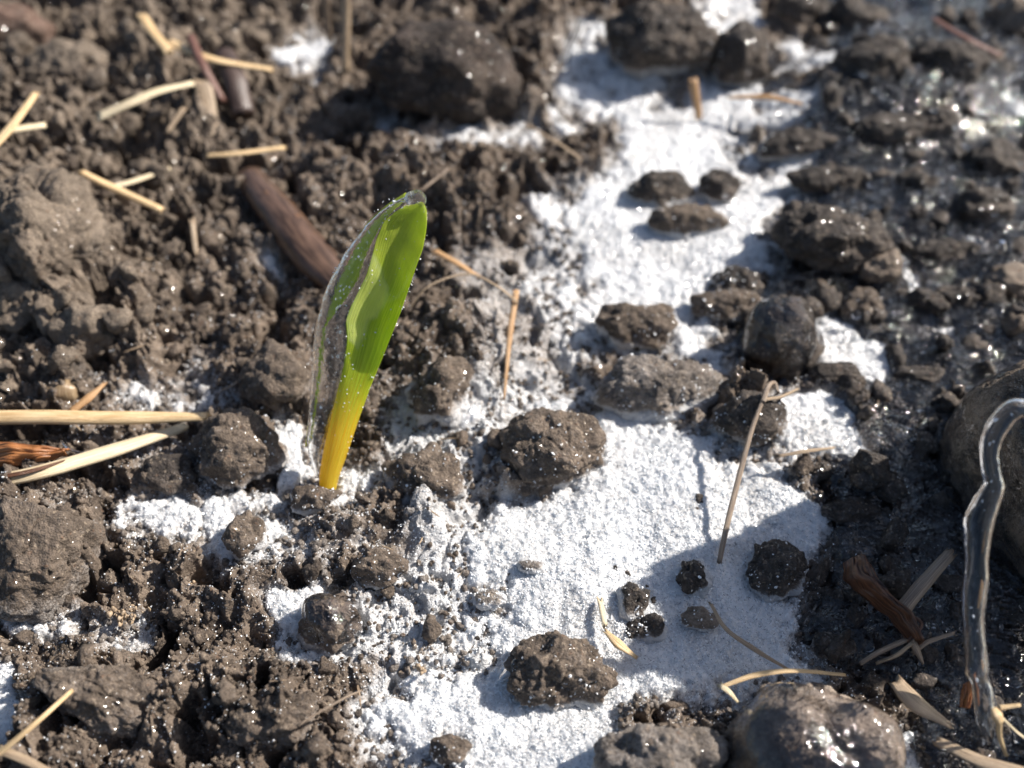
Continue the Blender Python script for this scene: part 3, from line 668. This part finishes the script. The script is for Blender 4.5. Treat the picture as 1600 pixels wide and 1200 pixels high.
S('golden husk splinter in the snow beside the joined black lumps', [(948,988,.15),(965,1005,.2),(990,1024,.12)], [7,15,6], M_gold, 'husk', 'husk', None, seed=27)
S('pale husk flake above the golden splinter', [(938,940,.1),(945,975,.12)], [8,8], M_pale, 'husk', 'husk', None, seed=28)
S('curved tan stem from the flat brown clod toward the ice dome', [(1112,946,.5),(1134,982,.45),(1178,1014,.4),(1232,1046,.3)], [5,7,8,4], M_tan, 'stem', 'stem', None, seed=29)
S('golden straw loop lying on top of the near ice dome', [(1130,1072,.5),(1180,1055,.6),(1240,1048,.6),(1315,1054,.3)], [6,9,7,5], M_gold, seed=30)
S('short forked straw end left of the near ice dome', [(1130,1074,.5),(1142,1084,.5),(1152,1096,.35)], [9,8,5], M_pale, seed=31)
S('tan wood chip in front of the icicle foot', [(1403,1068,.5),(1430,1098,.5),(1482,1132,.4)], [22,30,10], M_tan, 'wood_chip', 'wood chip', None, seed=32, flat=.35)
S('long tan wood chip in the lower right corner', [(1468,1160,.5),(1530,1188,.6),(1610,1212,.6)], [16,20,20], M_tan, 'wood_chip', 'wood chip', None, seed=33, flat=.35)
S('small tan leaf scrap beneath the golden straw', [(112,642,.25),(138,622,.3),(160,602,.3)], [12,14,6], M_orange, seed=34)
S('brown twig piece left of the boulder foot', [(1412,950,.35),(1440,915,.5),(1482,868,.55)], [22,20,17], M_grey, 'twig', 'twig', None, seed=35, flat=.9, ragged=.15)
S('thin pale twig lying right of the dead leaf', [(1430,1018,.25),(1450,1003,.3),(1488,990,.3)], [6,7,5], M_grey, 'twig', 'twig', None, seed=36)
S('small rust coloured straw at the very top right of the dark soil', [(1460,30,.6),(1500,55,.6),(1560,85,.5)], [10,12,9], M_purple, 'twig', 'twig', None, seed=37)
S('thin brown fibre lying in the lower soil', [(470,1130,.5),(530,1095,.55),(562,1080,.5)], [3,4,3], M_grey, 'fibre', 'fibre', None, seed=38)
S('pale straw stub near the middle left soil', [(300,345,.5),(306,395,.3)], [9,7], M_tan, seed=39)
S('short golden straw scrap below the creamy blade', [(262,205,.6),(285,172,.7)], [8,9], M_tan, seed=41)
S('brown sliver along the edge of the right snow wisps', [(1220,712,.3),(1260,705,.35),(1300,700,.3)], [5,7,4], M_tan, seed=42)

sp_ = np.array([[-1,0,0],[-.3,.045,.02],[.4,.05,-.01],[1,0,.08],[-.3,-.045,.02],[.4,-.04,-.01],[0,0,.05]]); spf = np.array([[0,4,6],[0,6,1],[1,6,2],[6,5,2],[4,5,6],[2,5,3],[0,1,4],[1,2,5],[1,5,4]])
wl = (1-ss(SN, .4, .8))*(.25+1.0*DR+.5*ss(n2(x, y, .5, 130), 0, .4))*(1-.5*WT); i = pick(wl, 420); p = G[i].copy(); p[:, 2] += .03
Rt = randrot(1, Rg); nn_ = 420; az_ = Rg.random(nn_)*2*math.pi; sz = .05+.22*Rg.random(nn_)**2.2; tl_ = Rg.normal(size=nn_)*.35
dx = np.stack([np.cos(az_)*np.cos(tl_), np.sin(az_)*np.cos(tl_), np.sin(tl_)], -1); dy = np.stack([-np.sin(az_), np.cos(az_), 0*az_], -1); dz_ = np.cross(dx, dy)
X = p[:, None]+sz[:, None, None]*(sp_[None, :, :1]*dx[:, None]+sp_[None, :, 1:2]*dy[:, None]*1.6+sp_[None, :, 2:]*dz_[:, None])
tag(obj('chaff', mesh('chaff', X.reshape(-1, 3), (spf[None]+(np.arange(nn_)*7)[:, None, None]).reshape(-1, 3), M_tan, {'u': np.repeat(Rg.random(nn_), 7), 'v': np.repeat(Rg.random(nn_)*9, 7)}, smooth=False)), 'tiny bits of tan chaff strewn over the soil', None, kind='stuff')
# long stem with a brown knot and a side shoot
def compound(name, label, cat, specs, group=None):
    P0 = None; root = None
    for pname, pts, wd, mat, sd_ in specs:
        c, V, Fi, A = strand(pts, wd, seed=sd_, flat=.7, ragged=.03)
        if root is None: root = tag(obj(name, None, loc=c), label, cat, group); P0 = c
        obj(pname, mesh(pname, V+(c-P0), Fi, mat, A), root)
    return root
compound('dry_stem', 'long thin grey brown stem standing against the main snow', 'stem', [
    ('stalk', [(1124,878,.12),(1136,820,.25),(1156,740,.45),(1175,670,.62),(1192,625,.7)], [7,8,8,7,6], M_grey, 51),
    ('knot', [(1192,628,.7),(1200,604,.78),(1210,598,.74),(1216,612,.66)], [8,7,6,4], M_grey, 52),
    ('side_shoot', [(1196,624,.7),(1220,620,.66),(1246,608,.6)], [6,5,4], M_tan, 53)])
compound('rootlet', 'knotted tan rootlet touching the foot of the icicle', 'rootlet', [
    ('node', [(1553,1108,1.0),(1558,1118,1.0),(1562,1128,.95)], [10,17,12], M_gold, 54),
    ('branch', [(1562,1106,1.0),(1592,1102,1.0)], [8,5], M_gold, 55),
    ('branch', [(1562,1124,.95),(1562,1150,.7),(1572,1180,.4)], [8,7,5], M_gold, 56),
    ('branch', [(1566,1122,.95),(1590,1145,.7),(1625,1170,.5)], [4,4,3], M_pale, 57)])
compound('root_tuft', 'tangle of pale roots under the curled dead leaf', 'root', [
    ('root', [(1345,1036,.2),(1375,1018,.35),(1415,1000,.4)], [6,8,7], M_grey, 58),
    ('root', [(1370,1036,.2),(1400,1024,.35),(1425,1005,.4)], [5,6,5], M_tan, 59),
    ('root', [(1425,1000,.4),(1432,1015,.3),(1442,1036,.15)], [10,12,4], M_grey, 60),
    ('root', [(1418,1002,.4),(1440,975,.5),(1412,955,.45)], [4,5,4], M_dead, 61)])

# crumpled dead leaves: a sheet between two edges with folds
def leaf_sheet(name, label, cat, left, right, mat, curl=.3, seed=0, th=.02, ncol=30):
    L = np.array([on(*p) for p in left]); Rr = np.array([on(*p) for p in right]); n = len(L)
    t = np.linspace(0, n-1, 50); ip = lambda A: np.stack([np.interp(t, np.arange(n), A[:, k]) for k in range(3)], -1)
    L, Rr = ip(L), ip(Rr); c = L[0].copy(); u = np.linspace(0, 1, ncol)
    V = L[:, None]*(1-u)[None, :, None]+Rr[:, None]*u[None, :, None]
    nz = curl*(4*u*(1-u))[None, :]+.12*n2(t[:, None]*1.0+u*0, u[None, :]*3+t[:, None]*0, 1.3, seed)+.05*n2(t[:, None]*1.+u*0, u[None, :]*8+t[:, None]*0, 2., seed+1)
    V[..., 2] += nz; V[..., 1] -= nz*.3
    V = V.reshape(-1, 3)-c; Fq = gridfaces(50, ncol); m = mesh(name, V, Fq, mat, {'u': np.tile(u, 50), 'v': np.repeat(t*.2, ncol)})
    o = tag(obj(name, m, loc=c), label, cat); md = o.modifiers.new('thickness', 'SOLIDIFY'); md.thickness = th; md.offset = 0; return o
leaf_sheet('dead_leaf', 'curled dark brown dead leaf frozen in the mud', 'dead leaf', [(1318,880,.5),(1318,905,.5),(1345,930,.4),(1390,965,.3),(1420,1005,.2)], [(1350,872,.7),(1368,900,.6),(1390,935,.5),(1425,970,.4),(1436,1010,.25)], M_dead, .35, 5)
leaf_sheet('dead_leaf', 'rusty dead leaf scrap at the left edge under the golden straw', 'dead leaf', [(-40,735,.25),(20,728,.3),(60,722,.3),(105,712,.25)], [(-40,690,.45),(20,692,.5),(60,698,.45),(112,704,.3)], M_rust, .15, 7)
leaf_sheet('dead_leaf', 'dark reddish leaf sliver beside the icicle foot', 'dead leaf', [(1500,1105,.2),(1505,1070,.35)], [(1512,1108,.2),(1520,1060,.4)], M_rust, .05, 8)
V, Fi = ico(4); c = on(97, 611, .15); kk = pxcm(c)
V = V*np.array([27, 20, 20])*kk*(1+.12*n3(V, 1.5, 3))[:, None]
tag(obj('seed_husk', mesh('seed_husk', V, Fi, straw_mat('husk_brown', (.20, .13, .07), (.36, .27, .17), gloss=.3), {'u': V[:, 0], 'v': V[:, 2]}), loc=c), 'round brown seed husk behind the golden straw', 'seed husk')
# rusty flecks of plant matter
for lab, px_, py_, r_ in (('cluster of orange bits in the lower left soil', 195, 962, 26), ('orange flake beside the lower left soil ridge', 300, 914, 7), ('pale orange stain like flake on the frosted soil', 655, 1045, 14)):
    c = on(px_, py_, .12); kk = pxcm(c); n = 46 if r_ > 20 else 7
    pp = Rg.normal(size=(n, 3))*np.array([r_*.5, r_*.35, 4])*kk
    V, Fi = scatter([tms[0], tms[3]], pp, (.012+.03*Rg.random(n)), Rg, .6)
    tag(obj('plant_debris', mesh('plant_debris', V, Fi, M_tan, {'u': V[:, 0]*3, 'v': V[:, 1]*3}), loc=c), lab, None, kind='stuff')

# ------------------------------------------------------------------ the seedling
base = on(512, 757, .05)
LEAN = math.radians(38); nrm = np.array([0, -math.cos(LEAN), math.sin(LEAN)])   # plane leaning away from the camera
def onleaf(px, py, d=0.):
    o = np.array([0, 0, CAMZ]); r = ray(px, py); t = ((base-o)@nrm)/(r@nrm); return o+r*t+nrm*d
def edge(pts, t):
    p = np.array(pts, float); s_ = np.linspace(0, 1, len(p)); s_ = np.concatenate([[0], np.cumsum(np.linalg.norm(np.diff(p, axis=0), axis=1))]); s_ /= s_[-1]
    X = np.stack([np.interp(t, s_, p[:, 0]), np.interp(t, s_, p[:, 1])], -1)
    for _ in range(3): X[1:-1] = .25*X[:-2]+.5*X[1:-1]+.25*X[2:]
    return X
EL = [(499,770),(499,740),(506,700),(515,660),(525,620),(537,575),(543,530),(541,500),(549,478),(562,452),(574,428),(582,400),(589,372),(600,346),(622,327),(640,319),(656,314)]
ER = [(524,770),(530,745),(546,700),(562,652),(580,602),(600,555),(614,520),(627,488),(640,450),(652,415),(662,388),(667,360),(668,340),(667,325),(660,315)]
NT_, NS = 170, 64
t = np.linspace(0, 1, NT_); L = edge(EL, t); R_ = edge(ER, t)
V = []; pale = []; vv = []; uu = []
a = np.arange(NS)/NS*2*math.pi
for i_ in range(NT_):
    l, r = L[i_], R_[i_]; k = pxcm(onleaf(*((l+r)/2))); wid = np.linalg.norm(r-l)*k/2
    th = wid*(.75*(1-ss(t[i_], .12, .5))) + .045*min(1, wid*5)
    cu = wid*.75*ss(t[i_], .25, .6)*(1-.5*ss(t[i_], .8, 1.))
    fold = .0
    for j_ in range(NS):
        s_ = math.cos(a[j_]); q = (s_+1)/2; p = l*(1-q)+r*q
        rip = .012*math.sin(t[i_]*40+s_*2)*ss(t[i_], .4, .7)
        d = math.sin(a[j_])*th*(1 if True else 1) + cu*(abs(s_)**1.8)*(1.2 if s_ > 0 else .7) - cu*.5 + rip
        V.append(onleaf(p[0], p[1], d)); uu.append(q); vv.append(t[i_]); pale.append((p[0], p[1]))
V = np.array(V); pp = np.array(pale)
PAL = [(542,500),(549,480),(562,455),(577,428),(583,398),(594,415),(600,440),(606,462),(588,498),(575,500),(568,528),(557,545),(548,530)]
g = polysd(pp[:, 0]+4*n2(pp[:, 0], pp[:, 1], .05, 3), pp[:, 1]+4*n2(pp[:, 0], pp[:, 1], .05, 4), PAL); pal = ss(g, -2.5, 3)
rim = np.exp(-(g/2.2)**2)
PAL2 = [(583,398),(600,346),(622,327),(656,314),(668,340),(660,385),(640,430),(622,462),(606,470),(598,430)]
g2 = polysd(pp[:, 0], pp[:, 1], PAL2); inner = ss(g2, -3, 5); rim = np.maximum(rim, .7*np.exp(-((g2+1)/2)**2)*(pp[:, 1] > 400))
m, tr = newmat('seedling_leaf'); N = NT(tr)
u = N.attr('u'); v = N.attr('v')
cv = N.n('CombineXYZ', {0: N.math('MULTIPLY', u, 26.), 1: N.math('MULTIPLY', v, 2.), 2: 0.}).outputs[0]
stk = N.step(N.noise(cv, 1.7, 3, .6, .3), .3, .7); co = N.n('TexCoord').outputs['Object']; bl = N.noise(co, 3.5, 4, .6)
grn = N.mix(stk, (.36, .52, .006), (.68, .80, .05))
yel = N.mix(stk, (.95, .60, .012), (1., .84, .10))
up = N.mix(N.step(N.math('ADD', v, N.math('MULTIPLY', stk, .06)), .60, .86), grn, N.mix(bl, (.42, .54, .04), (.70, .78, .12)))
col = N.mix(N.step(N.math('ADD', v, N.math('MULTIPLY', N.math('SUBTRACT', stk, .5), .16)), .16, .42), yel, up)
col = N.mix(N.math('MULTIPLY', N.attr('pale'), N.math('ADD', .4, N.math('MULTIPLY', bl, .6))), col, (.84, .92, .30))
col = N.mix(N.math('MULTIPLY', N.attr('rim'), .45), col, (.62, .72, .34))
hh = N.math('ADD', stk, N.math('MULTIPLY', N.noise(co, 22, 3, .6), .5))
bp = N.n('Bump', {'Strength': .45, 'Distance': .045, 'Height': hh}).outputs[0]
wav = N.n('Bump', {'Strength': .5, 'Distance': .06, 'Height': N.noise(co, 9, 3, .6, 1.5)}).outputs[0]
pr = N.n('BsdfPrincipled', {'Base Color': col, 'Roughness': .42, 'Normal': bp, 'Coat Weight': .8, 'Coat Roughness': .1, 'Coat Normal': wav, 'Subsurface Weight': .25, 'Subsurface Radius': (.15, .2, .05), 'Subsurface Scale': .6})
tl = N.n('BsdfTranslucent', {'Color': col, 'Normal': bp})
N.out(N.n('MixShader', {0: .6, 1: pr.outputs[0], 2: tl.outputs[0]}).outputs[0]); M_leaf = m
root = tag(obj('seedling', None, loc=base), 'bright green seedling with a yellow stem, half cased in clear rippled ice', 'seedling')
Fq = gridfaces(NT_, NS, True)
cap = np.array([[0, j_, j_+1, j_+1] for j_ in range(1, NS-1)])
blade = obj('leaf_blade', mesh('leaf_blade', V-base, Fq, M_leaf, {'u': uu, 'v': vv, 'pale': pal, 'rim': rim}), root)
# the far edge of the folded leaf, seen along the left rim of the ice
M_sheath = M_leaf
BL = [(470,700),(477,650),(484,600),(487,560),(494,510),(507,462),(524,420),(545,383),(570,348),(600,321),(630,302)]
BR = [(473,702),(484,652),(489,602),(491,562),(499,512),(528,480),(556,440),(570,395),(588,358),(610,330),(634,308)]
tb = np.linspace(0, 1, 80); Lb, Rb = edge(BL, tb), edge(BR, tb); q = np.linspace(0, 1, 8)
Vb = np.array([onleaf(*(Lb[i_]*(1-s_)+Rb[i_]*s_), -.42+.25*s_) for i_ in range(80) for s_ in q])
sb = obj('leaf_edge', mesh('leaf_edge', Vb-base, gridfaces(80, 8), M_sheath, {'u': np.tile(q, 80), 'v': np.repeat(.30+.5*tb, 8), 'pale': np.full(640, .15), 'rim': np.zeros(640)}), root)
md = sb.modifiers.new('thickness', 'SOLIDIFY'); md.thickness = .03
# ice body filling the fold
IL = [(486,748),(474,722),(469,695),(475,650),(482,600),(485,560),(491,512),(503,465),(520,422),(541,385),(566,350),(588,328),(614,307),(636,298),(650,296)]
IR = [(503,750),(508,715),(518,670),(528,625),(541,575),(548,530),(548,500),(556,478),(570,452),(582,428),(590,400),(598,374),(612,350),(640,326),(664,318)]
ni, ms = 150, 40; ti = np.linspace(0, 1, ni); Li, Ri = edge(IL, ti), edge(IR, ti); ai = np.arange(ms)/ms*2*math.pi; Vi = []
for i_ in range(ni):
    l, r = Li[i_], Ri[i_]; k = pxcm(onleaf(*l)); wid = np.linalg.norm(r-l)*k/2; e = math.sin(math.pi*min(max(ti[i_], .015), .985))**.45
    for j_ in range(ms):
        s_ = math.cos(ai[j_])*e; p = l*(1-(s_+1)/2)+r*(s_+1)/2
        Vi.append(onleaf(p[0], p[1], -.10 + math.sin(ai[j_])*wid*.55*e))
Vi = np.array(Vi); Vi = Vi + .014*np.stack([n3(Vi, 4, 3), n3(Vi, 4, 4), n3(Vi, 4, 5)], -1) + .006*np.stack([n3(Vi, 12, 6), n3(Vi, 12, 7), n3(Vi, 12, 8)], -1)
Vi = np.vstack([Vi, Vi[:ms].mean(0), Vi[-ms:].mean(0)]); j_ = np.arange(ms); c0, c1 = ni*ms, ni*ms+1; Fq = gridfaces(ni, ms, True)
Ft = np.concatenate([Fq[:, [0, 1, 2]], Fq[:, [0, 2, 3]], np.stack([np.full(ms, c0), (j_+1) % ms, j_], -1), np.stack([np.full(ms, c1), (ni-1)*ms+j_, (ni-1)*ms+(j_+1) % ms], -1)])
obj('ice_coat', mesh('ice_coat', Vi-base, Ft, M_leafice), root)
bub = np.array([Vi[Rg.integers(3, ni-4)*ms + Rg.integers(0, ms)] for _ in range(190)]); cen_ = np.array([Vi[(k_//ms)*ms:(k_//ms)*ms+ms].mean(0) for k_ in Rg.integers(3*ms, (ni-4)*ms, 190)])
bub = cen_ + (Vi[(np.searchsorted(Vi[:ms*ni:ms, 2], cen_[:, 2]).clip(1, ni-2)*ms + Rg.integers(0, ms, 190))]-Vi[np.searchsorted(Vi[:ms*ni:ms, 2], cen_[:, 2]).clip(1, ni-2)*ms])*0
bub += np.stack([Rg.normal(size=190)*.10, Rg.normal(size=190)*.03, Rg.normal(size=190)*.05], -1)
Vs, Fs = scatter([oc, rc, pl], bub-base, .006+.016*Rg.random(190)**2, Rg)
ob_ = obj('trapped_bubbles', mesh('trapped_bubbles', Vs, Fs, M_crystal, smooth=False), root); ob_['kind'] = 'stuff'
# tip cap of ice over the leaf point
Vt, Ftt = ico(4); tc = onleaf(650, 311, .0); kt = pxcm(tc); Vt = Vt*np.array([17, 13, 15])*kt*(1+.12*n3(Vt, 1.6, 9))[:, None]
obj('ice_tip', mesh('ice_tip', Vt+tc-base, Ftt, M_leafice), root)
# frost beads along the leaf margins
bp_ = []; 
for i_ in range(20, NT_-2):
    for e_ in (L, R_):
        if Rg.random() < .35: p = e_[i_]+Rg.normal(size=2)*1.4; bp_.append(onleaf(p[0], p[1], .06*Rg.random()))
for _ in range(70):
    i_ = Rg.integers(25, NT_-5); s_ = Rg.random(); p = L[i_]*(1-s_)+R_[i_]*s_; bp_.append(V.reshape(NT_, NS, 3)[i_, int(NS/4*(1 + (.5-s_)*1.6)) % NS])
for i_ in range(5, ni-5):
    if Rg.random() < .3: p = Li[i_]+Rg.normal(size=2)*1.5; bp_.append(onleaf(p[0], p[1], -.1))
bp_ = np.array(bp_)
Vs, Fs = scatter([oc, rc], bp_-base, .005+.010*Rg.random(len(bp_))**2, Rg)
fb_ = obj('frost_beads', mesh('frost_beads', Vs, Fs, M_crystal, smooth=False), root); fb_['kind'] = 'stuff'

# ------------------------------------------------------------------ the icicle and other clear ice
IC = [(1625,668,44),(1600,640,36),(1578,643,40),(1556,672,38),(1547,705,33),(1548,735,33),(1553,760,38),(1541,788,46),(1530,815,50),(1527,845,42),(1526,880,37),(1525,910,43),(1523,935,42),(1522,965,38),(1523,1000,37),(1526,1030,41),(1527,1050,42),(1531,1066,32),(1535,1085,37),(1539,1110,38),(1541,1135,30),(1545,1152,16),(1548,1160,5)]
foot = on(1548, 1160, .35)
LI = math.radians(44); nI = np.array([0, -math.cos(LI), math.sin(LI)])
def onpl(px, py, d=0.):
    o = np.array([0, 0, CAMZ]); r = ray(px, py); t_ = ((foot-o)@nI)/(r@nI); return o+r*t_+nI*d
P = np.array([onpl(a_, b_) for a_, b_, _ in IC]); rr_ = [.92*w_/2*pxcm(p) for p, (_, _, w_) in zip(P, IC)]
Vc, Fc, _ = tube(P-foot, rr_, seg=36, flat=.85, nsub=10)
Vc = Vc + .03*np.stack([n3(Vc, 1.6, 3), n3(Vc, 1.6, 4), n3(Vc, 1.6, 5)], -1) + .006*np.stack([n3(Vc, 5, 3), n3(Vc, 5, 4), n3(Vc, 5, 5)], -1)
ic = tag(obj('icicle', None, loc=foot), 'clear wavy icicle hooked at its top, standing before the ice cased boulder', 'icicle')
obj('ice_body', mesh('ice_body', Vc, Fc, M_ice), ic)
bb = []
for _ in range(45):
    k_ = Rg.integers(1, len(P)-2); f_ = Rg.random(); c_ = P[k_]*(1-f_)+P[k_+1]*f_; bb.append(c_-foot+Rg.normal(size=3)*rr_[k_]*.33)
Vs, Fs = scatter([oc, rc, pl], np.array(bb), .005+.024*Rg.random(45)**3, Rg)
o = obj('trapped_bubbles', mesh('trapped_bubbles', Vs, Fs, M_crystal, smooth=False), ic); o['kind'] = 'stuff'
# orange reflections in the icicle edge, put in as coloured slivers
for pts_, w_ in (([(1551,835),(1547,855),(1545,868)], 5), ([(1546,912),(1543,930),(1538,955)], 9), ([(1546,1036),(1548,1046),(1549,1056)], 4)):
    Pq = np.array([onpl(a_-4, b_, -.03) for a_, b_ in pts_]); V_, F_, A_ = tube(Pq-foot, [w_/2*pxcm(Pq[0])*q_ for q_ in (.35, 1., .3)[:len(Pq)]], seg=10, seed=3)
    obj('orange_reflection', mesh('orange_reflection', V_, F_, M_orange, A_), ic)
# ice tail beside the bottom clod; hanging drop at the top
def iceblob(name, label, cat, pts, wds, dz):
    P = np.array([on(a_, b_, c_) for (a_, b_), c_ in zip(pts, dz)]); c_ = P[0]; V_, F_, _ = tube(P-c_, [w_/2*pxcm(p) for w_, p in zip(wds, P)], seg=24, flat=.9)
    return tag(obj(name, mesh(name, V_, F_, M_ice), loc=c_), label, cat)
iceblob('ice_drop', 'small clear ice drop at the left foot of the bottom round clod', 'ice drop', [(782,1062),(796,1050),(806,1036),(812,1026)], [8,20,16,4], [.1,.2,.35,.45])
iceblob('ice_thread', 'thin glinting ice thread hanging by the top of the snow band', 'ice thread', [(908,30),(900,55),(888,80),(882,100),(882,110)], [10,9,9,20,7], [1.2,.95,.7,.55,.4])
iceblob('ice_drop', 'clear ice bead at the right edge near the tan stone', 'ice drop', [(1560,398),(1563,388),(1566,378)], [6,22,8], [.2,.35,.5])
iceblob('ice_ridge', 'curved glassy ridge of ice on the frozen soil left of the seedling', 'ice', [(95,688),(108,702),(128,708),(150,702)], [3,6,6,3], [.2,.25,.25,.2])
# meltwater beads that glint among the dark clods at the upper right
bd = [(1180,85),(1170,112),(1135,308),(1420,110),(1425,120),(1460,170),(1555,168),(1575,128),(1585,118),(1595,112),(1532,6),(1530,16),(1545,10),(1565,8),(1375,62),(1480,72),(1485,126),(1370,140),(1380,150),(1495,198),(1558,190),(1595,255),(1555,335),(1040,12),(850,112),(1240,500),(1338,492),(1362,288),(1530,375),(1300,60),(1340,40),(1410,60),(1440,30),(1500,60),(1520,100),(1350,115),(1400,170),(1440,220),(1510,225),(1470,270),(1590,60),(1570,205),(1330,215)]
V, Fi = ico(3)
for k_, (a_, b_) in enumerate(bd):
    rr_b = .06+.05*((k_*37) % 10)/10
    c_ = on(a_, b_, .55 if b_ < 260 else .35)
    bm_ = mesh('ice_bead', V*np.array([1, 1, .8])*rr_b, Fi, M_bead) if k_ % 5 == 0 else bm_
    o = tag(obj('ice_bead', bm_, loc=c_), 'tiny clear glinting ice bead on the dark soil', 'ice bead', 'glinting ice beads')
print('verts', sum(len(m_.vertices) for m_ in bpy.data.meshes))
